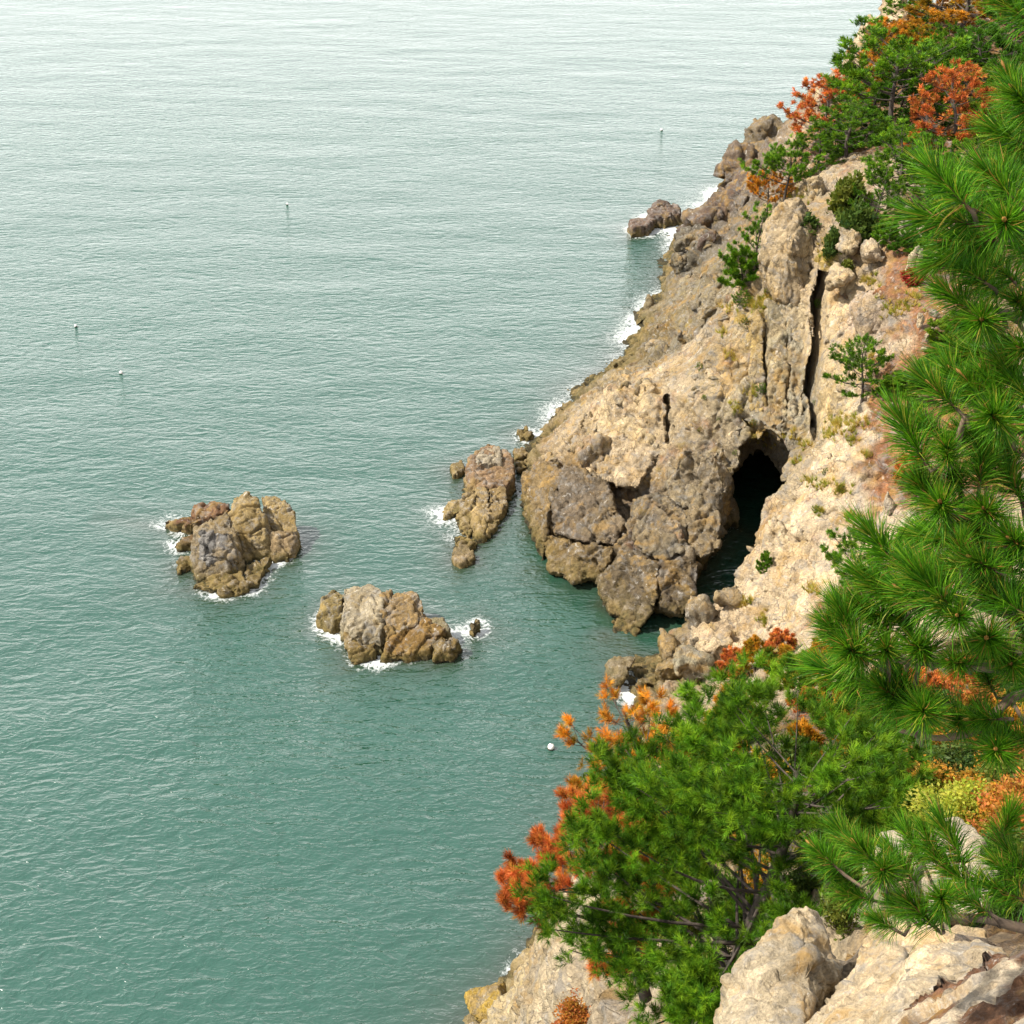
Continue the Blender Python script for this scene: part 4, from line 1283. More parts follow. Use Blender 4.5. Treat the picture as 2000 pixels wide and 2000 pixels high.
PAL = {  # linear leaf colours, dark to light, with odds
    'green': ([(0.030, 0.085, 0.004), (0.052, 0.135, 0.005), (0.090, 0.195, 0.008), (0.135, 0.235, 0.010)], None),
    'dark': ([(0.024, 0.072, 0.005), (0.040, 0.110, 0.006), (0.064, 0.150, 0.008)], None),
    'lime': ([(0.070, 0.135, 0.005), (0.110, 0.180, 0.008), (0.160, 0.225, 0.012)], None),
    'rust': ([(0.36, 0.075, 0.020), (0.47, 0.110, 0.026), (0.56, 0.165, 0.035), (0.52, 0.125, 0.040), (0.22, 0.06, 0.02), (0.45, 0.21, 0.04), (0.50, 0.14, 0.03)], None),
    'orange': ([(0.46, 0.140, 0.010), (0.58, 0.205, 0.016), (0.64, 0.27, 0.024), (0.30, 0.10, 0.015), (0.50, 0.26, 0.03), (0.22, 0.15, 0.012)], None),
    'amber': ([(0.36, 0.145, 0.010), (0.48, 0.20, 0.014), (0.20, 0.15, 0.010), (0.55, 0.22, 0.02), (0.10, 0.13, 0.008)], None),
    'mixed': ([(0.07, 0.13, 0.006), (0.11, 0.16, 0.01), (0.14, 0.17, 0.012), (0.42, 0.17, 0.014), (0.06, 0.12, 0.006)], None),
    'yellowleaf': ([(0.22, 0.26, 0.020), (0.32, 0.34, 0.030), (0.14, 0.19, 0.018), (0.40, 0.36, 0.05)], None),
    'oliveleaf': ([(0.06, 0.09, 0.014), (0.10, 0.13, 0.018), (0.16, 0.17, 0.025)], None),
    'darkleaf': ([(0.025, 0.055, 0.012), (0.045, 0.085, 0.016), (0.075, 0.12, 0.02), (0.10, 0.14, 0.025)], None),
    'rustleaf': ([(0.36, 0.10, 0.022), (0.45, 0.16, 0.028), (0.25, 0.07, 0.025), (0.30, 0.18, 0.025)], None),
    'orangeleaf': ([(0.46, 0.19, 0.02), (0.52, 0.26, 0.028), (0.30, 0.15, 0.018), (0.16, 0.15, 0.018)], None),
    'redleaf': ([(0.22, 0.02, 0.018), (0.30, 0.04, 0.02), (0.14, 0.02, 0.015)], None),
    'drygrass': ([(0.36, 0.26, 0.05), (0.30, 0.27, 0.045), (0.42, 0.33, 0.09), (0.22, 0.24, 0.03)], None),
}


def tubes(polys, sides=6):
    """list of (points (k,3), radii (k)) -> V, F"""
    V, F = [], []
    off = 0
    for pts, rad in polys:
        pts = np.asarray(pts, float)
        k = len(pts)
        t = np.gradient(pts, axis=0)
        t /= np.maximum(np.linalg.norm(t, axis=1), 1e-9)[:, None]
        ref = np.array([0.31, 0.95, 0.05]) if abs(t[0, 2]) > 0.8 else np.array([0, 0, 1.0])
        a = np.cross(t, ref)
        a /= np.maximum(np.linalg.norm(a, axis=1), 1e-6)[:, None]
        b = np.cross(t, a)
        an = np.arange(sides) * 2 * math.pi / sides
        ring = pts[:, None] + np.asarray(rad)[:, None, None] * (np.cos(an)[None, :, None] * a[:, None] + np.sin(an)[None, :, None] * b[:, None])
        V.append(ring.reshape(-1, 3))
        for i in range(k - 1):
            for j in range(sides):
                j2 = (j + 1) % sides
                F.append((off + i * sides + j, off + i * sides + j2, off + (i + 1) * sides + j2, off + (i + 1) * sides + j))
        off += k * sides
    return np.concatenate(V).astype(np.float32), np.array(F, np.int32)[:, ::-1]


def unit(a):
    return a / np.maximum(np.linalg.norm(a, axis=-1, keepdims=True), 1e-9)


def needles(pos, dirs, cols, g, per=14, length=0.2, width=0.03, shoot=0.14, spread=(0.35, 1.25)):
    """brushes of needles on shoots: one thin triangle per needle"""
    n = len(pos)
    t = g.random((n, per, 1))
    th = spread[1] + (spread[0] - spread[1]) * t + g.normal(0, 0.18, (n, per, 1))
    rp = g.normal(size=(n, per, 3))
    d = dirs[:, None, :]
    rp = unit(rp - (rp * d).sum(-1, keepdims=True) * d)
    nd = d * np.cos(th) + rp * np.sin(th)
    base = pos[:, None, :] + d * (t - 0.6) * shoot
    ln = length * (0.75 + 0.4 * g.random((n, per, 1)))
    side = unit(np.cross(nd, g.normal(size=(n, per, 3)))) * width * 0.5
    V = np.stack([base - side, base + side, base + nd * ln], 2).reshape(-1, 3)
    F = np.arange(n * per * 3, dtype=np.int32).reshape(-1, 3)
    C = (cols[:, None, :] * (0.8 + 0.4 * g.random((n, per, 1))))[:, :, None, :].repeat(3, 2).reshape(-1, 3)
    return V.astype(np.float32), F, C.astype(np.float32)


def pick(pal, n, g):
    c = np.array(PAL[pal][0], np.float32)
    return c[g.integers(0, len(c), n)] * (0.85 + 0.3 * g.random((n, 1)))


def pine_parts(seed, style='cone', dens=1.0, nl=26, twig=7):
    """unit-height pine: trunk/limb tubes per limb and shoots; style cone | umbrella | bush"""
    g = np.random.default_rng(seed)
    k = 9
    z = np.linspace(0, 1, k)
    lean = g.normal(0, 0.06, 2)
    tr = np.stack([lean[0] * z + 0.03 * np.sin(z * 5 + g.random() * 6), lean[1] * z + 0.03 * np.sin(z * 4 + g.random() * 6), z * (0.97 if style != 'umbrella' else 0.86)], -1)
    rad = 0.024 * (1 - 0.85 * z) + 0.003
    trunk = (tr, rad)
    limbs = []
    lo = {'cone': 0.16, 'umbrella': 0.42, 'bush': 0.05, 'dome': 0.10}[style]
    for i in range(nl):
        t = lo + (1 - lo) * (i + g.random()) / nl
        az = i * 2.4 + g.normal(0, 0.35)
        if style == 'dome':
            Ln = 0.47 * math.sqrt(max(0.03, 1 - ((t - 0.38) / 0.66) ** 2)) if t > 0.38 else 0.47 * (0.72 + 0.28 * t / 0.38)
            Ln /= 0.8 + 0.4 * 0.5
            up = 0.12 + 0.5 * t
        elif style == 'cone':
            Ln = 0.40 * (1 - ((t - 0.30) / 0.72) ** 2 if t > 0.30 else 0.8 + 0.2 * t / 0.3) + 0.05
            up = 0.10 + 0.55 * t
        elif style == 'umbrella':
            Ln = 0.55 * (1.15 - 0.8 * (t - lo) / (1 - lo)) * (0.75 + 0.4 * g.random())
            up = 0.22 + 0.35 * t
        else:
            Ln = 0.55 * (1.05 - 0.75 * t)
            up = 0.25 + 0.6 * t
        Ln *= (0.8 + 0.4 * g.random()) if style != 'dome' else (0.92 + 0.2 * g.random())
        p0 = np.array([np.interp(t, z, tr[:, j]) for j in range(3)])
        h = np.array([math.cos(az), math.sin(az), 0])
        s = np.linspace(0, 1, 6)[:, None]
        bend = g.normal(0, 0.10, 3) * np.array([1, 1, 0.4])
        pts = p0 + h * Ln * s + np.array([0, 0, 1]) * Ln * (up * s + 0.25 * s ** 2 - 0.18 * s) + bend * Ln * s ** 2
        r0 = 0.010 * (1 - 0.6 * t) * (0.6 + Ln)
        polys = [(pts, r0 * (1 - 0.8 * s[:, 0]))]
        K = max(8, int(twig * 6 * dens * (Ln / 0.35) ** 1.3))
        s0_ = 0.26 if dens < 2 else 0.08
        sj = s0_ + (1 - s0_) * np.sqrt(g.random(K))
        side = np.array([-h[1], h[0], 0])
        q0 = np.stack([np.interp(sj, s[:, 0], pts[:, a]) for a in range(3)], -1)
        lat = (0.34 * Ln * (1.2 - sj) + 0.035) * g.uniform(-1, 1, K)
        fw = 0.06 * Ln * g.random(K)
        sp = q0 + side * lat[:, None] + h * (fw + 0.3 * np.abs(lat))[:, None] + np.array([0, 0, 1]) * (0.018 + 0.022 * g.normal(size=K) + 0.25 * np.abs(lat))[:, None]
        sd = unit(h * 0.55 + side * (2.2 * lat / (0.34 * Ln))[:, None] * 0.35 + np.array([0, 0, 0.8]) + g.normal(0, 0.32, (K, 3)))
        ncl = max(4, K // (6 if dens < 2 else 9))
        ci_ = g.integers(0, ncl, K)
        jit = unit(g.normal(size=(K, 3)) + np.array([0, 0, 0.5]))
        pr = 0.026 if dens < 1.2 else 0.021
        sp = sp[ci_] + jit * pr * (0.4 + 0.7 * g.random((K, 1)))
        sd = unit(sd[ci_] * 0.75 + jit * 0.75)
        for j in range(0, K if dens < 2 else 0, 7 if dens < 1.2 else 6):
            q1 = np.array([np.interp(max(0.05, sj[j] - 0.12), s[:, 0], pts[:, a]) for a in range(3)])
            polys.append((np.stack([q1, (q1 + sp[j]) / 2 + np.array([0, 0, -0.006]), sp[j]]), np.array([r0 * 0.4, r0 * 0.3, r0 * 0.15])))
        limbs.append((polys, np.array(sp), np.array(sd)))
    top_p = np.array([tr[-1] + np.array([0, 0, a]) for a in (-0.03, 0.0, 0.02)])
    limbs.append(([(np.stack([tr[-2], tr[-1], tr[-1] + np.array([0, 0, 0.02])]), np.array([0.004, 0.003, 0.001]))], top_p, unit(np.array([[0, 0.1, 1.0], [0.3, 0, 1], [-0.2, 0.1, 1]]))))
    return trunk, limbs


PINES = {}


def pine_meshes(style, pal, variant, size):
    """shared trunk and crown meshes (unit height)"""
    variant = variant % 2
    size = 3.0 if size < 4 else 6.5
    key = (style, pal, variant, size)
    if key in PINES:
        return PINES[key]
    g = np.random.default_rng(variant * 31 + len(style) * 7 + len(pal))
    trunk, limbs = pine_parts(variant * 13 + len(style), style, dens=1.0, nl=28 if style != 'umbrella' else 26, twig=10)
    V, F = tubes([trunk] + [p for l in limbs for p in l[0]], 4)
    mt = mk_mesh('trunk', V, F, M_BARK)
    pos = np.concatenate([l[1] for l in limbs])
    dr = np.concatenate([l[2] for l in limbs])
    lim_c = np.concatenate([np.repeat(g.random(1), len(l[1])) for l in limbs])
    cols = pick(pal, len(pos), g)
    if pal in ('mixed', 'amber'):
        c = np.array(PAL[pal][0], np.float32)
        cols = 0.45 * cols + 0.55 * c[(lim_c * len(c)).astype(int) % len(c)]
    cols = cols * (1.0 + 0.7 * np.clip(perlin(pos * 9.0), -0.5, 0.6))[:, None]
    nl = 0.24 / size
    V, F, C = needles(pos, dr, cols, g, per=12, length=nl, width=0.054 / size, shoot=0.20 / size)
    mc = mk_mesh('crown', V, F, M_NEEDLE, C, smooth=False)
    PINES[key] = (mt, mc)
    return PINES[key]


def pine(label, u, v, hpx, wpx, style, pal, variant, lean=(0, 0), group='pines on the cliff', sink=0.2, name='pine_tree'):
    p, n = hit(u, v)
    if p is None:
        print('no ground', label)
        return None
    H = metres(hpx, p) * 1.08
    W = metres(wpx, p) * (1.12 if p[1] > 105 else 1.0)
    wid = {'cone': 0.84, 'umbrella': 1.06, 'bush': 1.1, 'dome': 0.98}[style]
    mt, mc = pine_meshes(style, pal, variant, max(2.0, round(H)))
    e = link(name, None, None, p - np.array([0, 0, sink]), label, 'tree', group)
    sxy = W / wid
    e.scale = (sxy, sxy, H)
    e.rotation_euler = (lean[0], lean[1], (u * 7 + v) % 6.28)
    link('trunk', mt, e)
    link('crown', mc, e)
    return e


for a in [
    ('spreading green pine with a forked dark trunk, centre of the wooded top', 1748, 275, 190, 245, 'umbrella', 'green', 1),
    ('rust-red dead pine right of the spreading green pine', 1850, 325, 175, 165, 'cone', 'rust', 2),
    ('rust-red dead pine on the left rim of the wooded top', 1602, 292, 130, 130, 'cone', 'rust', 3),
    ('green pine in front of the left rust-red pine', 1655, 305, 95, 120, 'cone', 'green', 4),
    ('green pine behind, upper tier of the pair above the shrubs', 1752, 392, 135, 120, 'cone', 'green', 5),
    ('green pine in front, lower tier of the pair above the shrubs', 1712, 432, 100, 105, 'bush', 'green', 1),
    ('lone pine leaning over the far rocks at the cliff edge', 1536, 408, 118, 125, 'umbrella', 'green', 3),
    ('thin orange dying pine beside the lone edge pine', 1500, 432, 95, 75, 'umbrella', 'orange', 2),
    ('small green pine between the edge pine and the wooded top', 1598, 332, 82, 90, 'cone', 'green', 6),
    ('tall orange and green pine at the very top of the picture', 1880, 95, 140, 290, 'umbrella', 'amber', 4),
    ('bright orange pine on the upper left rim of the wood', 1738, 165, 112, 105, 'cone', 'orange', 5),
    ('orange pine left of the bright one, nearly over the drop', 1706, 160, 70, 60, 'cone', 'orange', 1),
    ('dark green pine right behind the spreading pine', 1905, 185, 120, 130, 'cone', 'dark', 2),
    ('dark green pine at the right edge of the wood, top', 1965, 150, 125, 150, 'cone', 'dark', 3),
    ('green pine just under the orange and green one', 1842, 160, 100, 80, 'cone', 'green', 4),
    ('small green pine above the bright orange one', 1800, 130, 72, 90, 'cone', 'green', 2),
    ('small green pine on the topmost left rim', 1712, 88, 45, 45, 'bush', 'green', 2),
    ('tiny dark pine on the left rim beneath the topmost one', 1696, 118, 30, 34, 'bush', 'dark', 3),
    ('yellow-green pine right of the red pine', 1932, 335, 130, 140, 'cone', 'lime', 1),
    ('green pine below the red pine trunk', 1888, 375, 95, 110, 'cone', 'green', 3),
    ('low green pine behind the big bough, right of the red pine', 1960, 390, 110, 130, 'bush', 'lime', 2),
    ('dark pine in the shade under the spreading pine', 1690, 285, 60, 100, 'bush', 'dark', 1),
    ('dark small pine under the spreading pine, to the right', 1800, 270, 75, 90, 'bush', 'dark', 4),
    ('orange young pine between the rim pines', 1685, 200, 60, 60, 'cone', 'amber', 3),
    ('tall green pine crown at the right edge, very top', 1985, 80, 150, 170, 'umbrella', 'green', 1),
    ('amber pine between the top crowns', 1830, 75, 95, 120, 'cone', 'amber', 1),
    ('green pine on the rim just right of the topmost rock', 1770, 70, 75, 90, 'cone', 'green', 2),
    ('orange pine at the top edge, left of the tall one', 1800, 30, 80, 110, 'umbrella', 'amber', 2),
    ('green pine right of the bright orange rim pine', 1800, 190, 95, 110, 'cone', 'green', 3),
    ('orange-brown pine over the green canopy centre', 1760, 120, 70, 90, 'cone', 'orange', 2),
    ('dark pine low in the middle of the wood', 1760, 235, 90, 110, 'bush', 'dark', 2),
    ('green pine in the wood above the rust-red pine', 1870, 200, 100, 120, 'cone', 'green', 2),
    ('olive pine at the lower right of the wood', 1940, 300, 120, 140, 'cone', 'mixed', 1),
    ('green pine on the rim between the two rust and orange ones', 1668, 232, 75, 85, 'cone', 'green', 5),
    ('low green pine on the rim beside the left rust-red pine', 1630, 305, 55, 70, 'bush', 'green', 3),
    ('green pine behind the two-tier pair, right', 1810, 395, 95, 100, 'cone', 'green', 1),
    ('lime pine behind the nearest bough, below the red pine', 1850, 400, 80, 100, 'bush', 'lime', 1),
    ('orange pine close behind the bright orange one', 1775, 150, 95, 95, 'cone', 'amber', 2),
    ('rusty pine top right of the tall orange and green one', 1950, 95, 110, 130, 'umbrella', 'amber', 3),
    ('green pine behind the rust-red pine, upper right', 1830, 215, 100, 120, 'cone', 'green', 1),
    ('olive green pine filling the wood behind the red pine', 1895, 255, 110, 130, 'cone', 'lime', 2),
    ('green pine left of the forked trunk', 1700, 255, 85, 110, 'cone', 'green', 2),
    ('small orange pine at the foot of the forked trunk', 1780, 300, 40, 50, 'bush', 'rust', 1),
    ('dark pine at the right edge behind the red pine', 1975, 260, 120, 120, 'cone', 'dark', 1),
    ('green pine in the wood left of the rust-red pine', 1800, 345, 80, 90, 'cone', 'green', 3),
    ('green shrubby pine at the foot of the left rim pines', 1640, 262, 60, 80, 'bush', 'green', 1),
    ('bushy green pine clinging to the seaward slope', 1475, 530, 112, 105, 'bush', 'green', 4),
    ('lower bushy pine on the seaward slope, under the upper one', 1448, 562, 70, 80, 'bush', 'green', 1),
    ('small bright green pine growing out of the pale wall', 1680, 785, 128, 118, 'cone', 'green', 7),
    ('small green pine on the pale wall beside the nearest boughs', 1668, 1150, 128, 120, 'cone', 'green', 8),
    ('tiny green pine right of the one beside the nearest boughs', 1768, 1100, 72, 60, 'cone', 'green', 2),
    ('tiny pine at the rim above the dark inlet', 1492, 1118, 42, 34, 'bush', 'green', 3),
    ('low creeping pine on the rusty gully, upper one', 1862, 680, 62, 120, 'bush', 'lime', 3),
    ('low creeping pine on the rusty gully, lower one', 1838, 742, 60, 135, 'bush', 'green', 5),
    ('flat creeping pine right of the wall pine', 1772, 772, 42, 110, 'bush', 'green', 6),
    ('dwarf pine among the ledge boulders, the left one', 1730, 475, 42, 62, 'bush', 'green', 1),
    ('dwarf pine among the ledge boulders, the middle one', 1772, 492, 42, 60, 'bush', 'dark', 2),
    ('dwarf pine above the upright slabs', 1818, 505, 60, 72, 'bush', 'green', 2),
    ('dwarf pine at the foot of the rounded grey boulder', 1690, 440, 30, 36, 'bush', 'dark', 5),
    ('amber young pine with a bare dark stem in the orange scrub', 1540, 1362, 95, 110, 'umbrella', 'mixed', 5),
]:
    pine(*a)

# ------------------------------------------------------------------ leafy shrubs
SHRUBS = {}


def shrub_meshes(pal, variant, leaf):
    key = (pal, variant, round(leaf, 3))
    if key in SHRUBS:
        return SHRUBS[key]
    g = np.random.default_rng(variant * 17 + len(pal))
    polys, cl, cd = [], [], []
    ns = 26
    for i in range(ns):
        az = i * 2.4 + g.normal(0, 0.3)
        el = math.radians(12 + 75 * math.sqrt((i + 0.5) / ns))
        ln = 0.75 + 0.35 * g.random()
        d = np.array([math.cos(az) * math.cos(el), math.sin(az) * math.cos(el), math.sin(el)])
        s = np.linspace(0, 1, 4)[:, None]
        pts = d * ln * s * np.array([0.5, 0.5, 0.9]) + np.array([0, 0, -0.08]) * s ** 2 + g.normal(0, 0.03, 3) * s
        polys.append((pts, 0.012 * (1 - 0.8 * s[:, 0])))
        for k in range(7):
            a = 0.4 + 0.65 * g.random()
            c = pts[-1] * a + g.normal(0, 0.07, 3)
            cl.append(c)
            cd.append(unit(d + np.array([0, 0, 0.5]) + g.normal(0, 0.3, 3)))
    V, F = tubes(polys, 4)
    ms = mk_mesh('stems', V, F, M_TWIG)
    cl, cd = np.array(cl), np.array(cd)
    per = 22
    n = len(cl)
    cc = pick(pal, n, g)
    lp = cl[:, None] + g.normal(0, 0.065, (n, per, 3))
    ld = unit(cd[:, None] + g.normal(0, 0.7, (n, per, 3)))
    sd = unit(np.cross(ld, g.normal(size=(n, per, 3))))
    nn = np.cross(ld, sd)
    L_ = leaf * (0.7 + 0.6 * g.random((n, per, 1)))
    V = np.stack([lp, lp + ld * L_ * 0.45 + sd * L_ * 0.27 + nn * L_ * 0.08, lp + ld * L_, lp + ld * L_ * 0.45 - sd * L_ * 0.27 + nn * L_ * 0.08], 2).reshape(-1, 3)
    F = np.arange(n * per * 4, dtype=np.int32).reshape(-1, 4)
    F = np.concatenate([F[:, [0, 1, 2]], F[:, [0, 2, 3]]])
    C = ((0.55 * cc[:, None] + 0.45 * pick(pal, n * per, g).reshape(n, per, 3))[:, :, None]).repeat(4, 2).reshape(-1, 3)
    mf = mk_mesh('foliage', V, F, M_LEAF, C, smooth=False)
    SHRUBS[key] = (ms, mf)
    return SHRUBS[key]


def shrub(label, u, v, hpx, wpx, pal, variant, leafpx=7, group='shrubs on the near hillside', name='shrub'):
    p, n = hit(u, v)
    if p is None:
        print('no ground', label)
        return
    H, W = metres(hpx, p), metres(wpx, p)
    leaf = {True: 0.075, False: 0.13}[p[1] < 40]
    if p[1] > 70:
        leaf = 0.16
    ms, mf = shrub_meshes(pal, variant, leaf)
    e = link(name, None, None, p - np.array([0, 0, 0.08 * H]), label, 'shrub', group)
    e.scale = (W, W, H)
    e.rotation_euler = (0, 0, (u * 3 + v * 7) % 6.28)
    link('stems', ms, e)
    link('foliage', mf, e)


CS = 'shrubs rooted on the cliff'
for a in [
    ('pale green shrub column in the cleft under the wooded top', 1655, 420, 85, 80, 'oliveleaf', 1), ('darker green shrub below the pale green column', 1672, 468, 70, 75, 'darkleaf', 2), ('dark shrub on top of the bulging rock', 1572, 462, 45, 60, 'darkleaf', 3),
    ('bright green upright shrub in the cleft', 1622, 500, 58, 34, 'darkleaf', 4), ('dark green shrub right of the bright upright one', 1650, 545, 40, 34, 'oliveleaf', 2), ('dark red bush between the upright slabs', 1782, 555, 34, 44, 'redleaf', 1),
    ('small red shrub by the grey stone at the wall foot', 1632, 1200, 24, 26, 'rustleaf', 1), ('olive shrub in the crack under the lowest wing of boughs', 1800, 960, 60, 70, 'oliveleaf', 3), ('rusty shrub above the wedged grey boulder', 1775, 930, 50, 60, 'rustleaf', 2)]:
    shrub(*a, group=CS)
SH = [
    ('rust shrub at the foot of the pale wall, left end of the orange scrub', 1432, 1320, 50, 70, 'rustleaf', 1), ('orange shrub beside the rust one below the pale wall', 1475, 1305, 55, 70, 'orangeleaf', 2), ('rust-tipped shrub higher on the pale wall foot', 1520, 1285, 50, 75, 'rustleaf', 3),
    ('orange shrub right of the amber young pine', 1600, 1330, 70, 90, 'orangeleaf', 1), ('deep red shrub under the amber young pine', 1575, 1395, 50, 60, 'rustleaf', 2), ('olive shrub right of the amber young pine', 1620, 1390, 60, 90, 'oliveleaf', 1),
    ('brown-orange shrub at the top of the big green pine', 1660, 1440, 70, 100, 'amber', 1), ('olive scrub bush above the white narrow rock', 1790, 1470, 70, 110, 'oliveleaf', 2), ('amber shrub in the shade of the long boughs', 1830, 1480, 75, 110, 'orangeleaf', 3),
    ('bright orange shrub in the right middle gap of boughs', 1905, 1400, 80, 110, 'rustleaf', 1), ('orange shrub by the right edge below the boughs', 1960, 1440, 90, 110, 'orangeleaf', 1), ('rust-red shrub at the right edge, next to the orange one', 1985, 1500, 80, 100, 'rustleaf', 3),
    ('dark green bush right of the big pine', 1720, 1595, 90, 160, 'darkleaf', 1), ('dark green bush above the yellow-green one', 1810, 1540, 90, 160, 'darkleaf', 2), ('orange-brown bush on the right above the tall boulder', 1930, 1560, 90, 150, 'orangeleaf', 2),
    ('yellow-green leafy bush crowning the tall grey-white boulder', 1840, 1610, 70, 160, 'yellowleaf', 1), ('yellow-green bush left of the tall boulder top', 1760, 1630, 55, 120, 'yellowleaf', 2), ('rusty leafy bush right of the tall boulder', 1970, 1640, 90, 130, 'rustleaf', 2),
    ('olive bush at the right edge beside the tall boulder', 1995, 1720, 100, 120, 'oliveleaf', 3), ('leafy olive bush behind the pointed boulder', 1640, 1800, 130, 100, 'oliveleaf', 1), ('leafy yellowish bush left of the pine sprig', 1590, 1700, 90, 110, 'yellowleaf', 3),
    ('dark bush in the shade under the big pine, right side', 1560, 1780, 110, 110, 'darkleaf', 3), ('orange shrub glimpsed under the big pine', 1490, 1720, 60, 80, 'orangeleaf', 3), ('green-brown bush below the tall boulder, right', 1960, 1790, 70, 90, 'darkleaf', 1),
    ('rust shrub at the bottom under the red dying branch', 1120, 2000, 60, 90, 'rustleaf', 1), ('brown scrub below the wing of long boughs', 1700, 1440, 60, 110, 'rustleaf', 3), ('dark scrub under the long boughs', 1760, 1430, 60, 110, 'darkleaf', 2),
    ('olive bush behind the dark green bush', 1680, 1520, 70, 110, 'oliveleaf', 2), ('orange bush behind the dark green bush, right of the narrow rock', 1785, 1510, 60, 90, 'orangeleaf', 1), ('dark bush at the right edge over the orange one', 1990, 1380, 90, 110, 'darkleaf', 3)]
MORE = [('orange', 1705, 1425, 'orangeleaf'), ('olive', 1745, 1395, 'oliveleaf'), ('rust', 1800, 1400, 'rustleaf'), ('dark green', 1850, 1420, 'darkleaf'), ('amber', 1880, 1455, 'orangeleaf'), ('rust-red', 1935, 1475, 'rustleaf'), ('olive', 1975, 1545, 'oliveleaf'),
        ('dark green', 1870, 1515, 'darkleaf'), ('amber', 1830, 1560, 'orangeleaf'), ('dark green', 1750, 1560, 'darkleaf'), ('yellow-green', 1800, 1595, 'yellowleaf'), ('yellow-green', 1890, 1600, 'yellowleaf'), ('orange', 1945, 1610, 'orangeleaf'), ('rust', 1990, 1590, 'rustleaf'),
        ('olive', 1660, 1570, 'oliveleaf'), ('dark green', 1690, 1650, 'darkleaf'), ('olive', 1650, 1700, 'oliveleaf'), ('olive', 1700, 1480, 'oliveleaf'), ('dark green', 1960, 1690, 'darkleaf'), ('brown', 1900, 1365, 'rustleaf')]
MORE_AT = ['above the grey streaked rock', 'far up under the lowest bough', 'below the long boughs, left', 'under the middle of the long boughs', 'in the gap under the boughs', 'below the bright gap in the boughs', 'at the right edge above the tall boulder', 'in the middle of the scrub', 'above the big yellow-green bush',
           'just right of the white narrow rock', 'left half of the yellow-green hedge', 'right half of the yellow-green hedge', 'right of the yellow-green hedge', 'in the right edge scrub, upper', 'beside the big pine, right', 'left of the flat-topped white stone', 'right of the pointed boulder, behind', 'left of the grey streaked rock', 'right behind the tall boulder', 'seen through the boughs, far right']
for i, (cw, u, v, pl_) in enumerate(MORE):
    SH.append(('%s bush in the scrub %s' % (cw, MORE_AT[i]), u, v, 85, 140, pl_, 1 + i % 3))
UN = [(1180, 1620), (1250, 1560), (1330, 1500), (1420, 1470), (1230, 1700), (1300, 1640), (1390, 1590), (1480, 1560), (1560, 1520), (1290, 1780), (1370, 1720), (1450, 1660), (1530, 1640), (1340, 1860), (1420, 1800), (1500, 1760), (1250, 1880), (1380, 1930), (1640, 1580), (1620, 1480)]
UN_AT = ['at its far left edge', 'below its top left tufts', 'under its top', 'right of its top', 'low on its left', 'in its upper left', 'above its middle', 'behind its upper right', 'at its upper right end', 'low left of the trunk', 'left of the trunk', 'just above the trunk fork',
         'right of the trunk fork', 'by the trunk foot, left', 'beside the lower trunk', 'right of the lower trunk', 'at its bottom left', 'at the very bottom, by the trunk', 'at its right end', 'past its right shoulder']
for i, (u, v) in enumerate(UN):
    SH.append(('%s bush glimpsed through the big green pine %s' % (['dark green', 'olive', 'deep green', 'brownish'][i % 4], UN_AT[i]), u, v, 120, 130, ['darkleaf', 'oliveleaf', 'darkleaf', 'orangeleaf'][i % 4], 1 + i % 3))
for a in SH:
    p_, n_ = hit(a[1], a[2])
    if p_ is not None and p_[1] > 24 and a[5] in ('rustleaf', 'orangeleaf', 'oliveleaf', 'amber'):
        pine(a[0], a[1], a[2], a[3] * 1.1, a[4] * 1.1, 'bush', {'rustleaf': 'rust', 'orangeleaf': 'amber', 'oliveleaf': 'mixed', 'amber': 'amber'}[a[5]], a[6], group='young pines in the scrub below the pale wall', name='young_pine')
    else:
        shrub(*a)

# small green plants and dry grass on the ledges: too many to count
g = np.random.default_rng(5)
gp, gd = [], []
for u, v, r, k in [(1480, 600, 22, 40), (1500, 590, 20, 40), (1465, 765, 16, 20), (1440, 800, 14, 16), (1490, 860, 18, 24), (1610, 500, 18, 24), (1640, 470, 20, 24), (1640, 830, 26, 50), (1620, 850, 14, 18), (1665, 860, 14, 10), (1700, 550, 16, 24), (1560, 900, 8, 10), (1580, 940, 10, 12),
                   (1610, 950, 14, 12), (1640, 955, 14, 16), (1600, 1000, 10, 10), (1455, 1175, 14, 24), (1490, 1210, 12, 12), (1660, 1010, 16, 16), (1460, 590, 18, 20), (1420, 600, 16, 14), (1410, 650, 12, 10), (1430, 700, 12, 12), (1545, 850, 16, 12), (1570, 870, 10, 12), (1560, 545, 10, 8),
                   (1680, 830, 20, 24), (1550, 390, 24, 40), (1580, 1150, 16, 14), (1640, 1210, 26, 40), (1620, 1240, 20, 30), (1520, 1290, 20, 20), (1740, 600, 24, 30), (1780, 590, 20, 20), (1700, 700, 16, 10), (1690, 890, 10, 8)]:
    for _ in range(k):
        p, n = hit(u + g.normal(0, r * 0.6), v + g.normal(0, r * 0.45))
        if p is not None and 60 < p[1] < 150:
            gp.append(p)
            gd.append(unit(np.array(n) * 0.4 + np.array([0, 0, 1.0]) + g.normal(0, 0.25, 3)))
gp, gd = np.array(gp), np.array(gd)
V, F, C = needles(gp, gd, pick('drygrass', len(gp), g), g, per=16, length=0.5, width=0.05, shoot=0.06, spread=(0.1, 0.9))
link('grass', mk_mesh('grass', V, F, M_LEAF, C, smooth=False), kind='stuff', label='dry yellow grass tufts on the cliff ledges')
PL = 'small green plants in the cliff cracks'
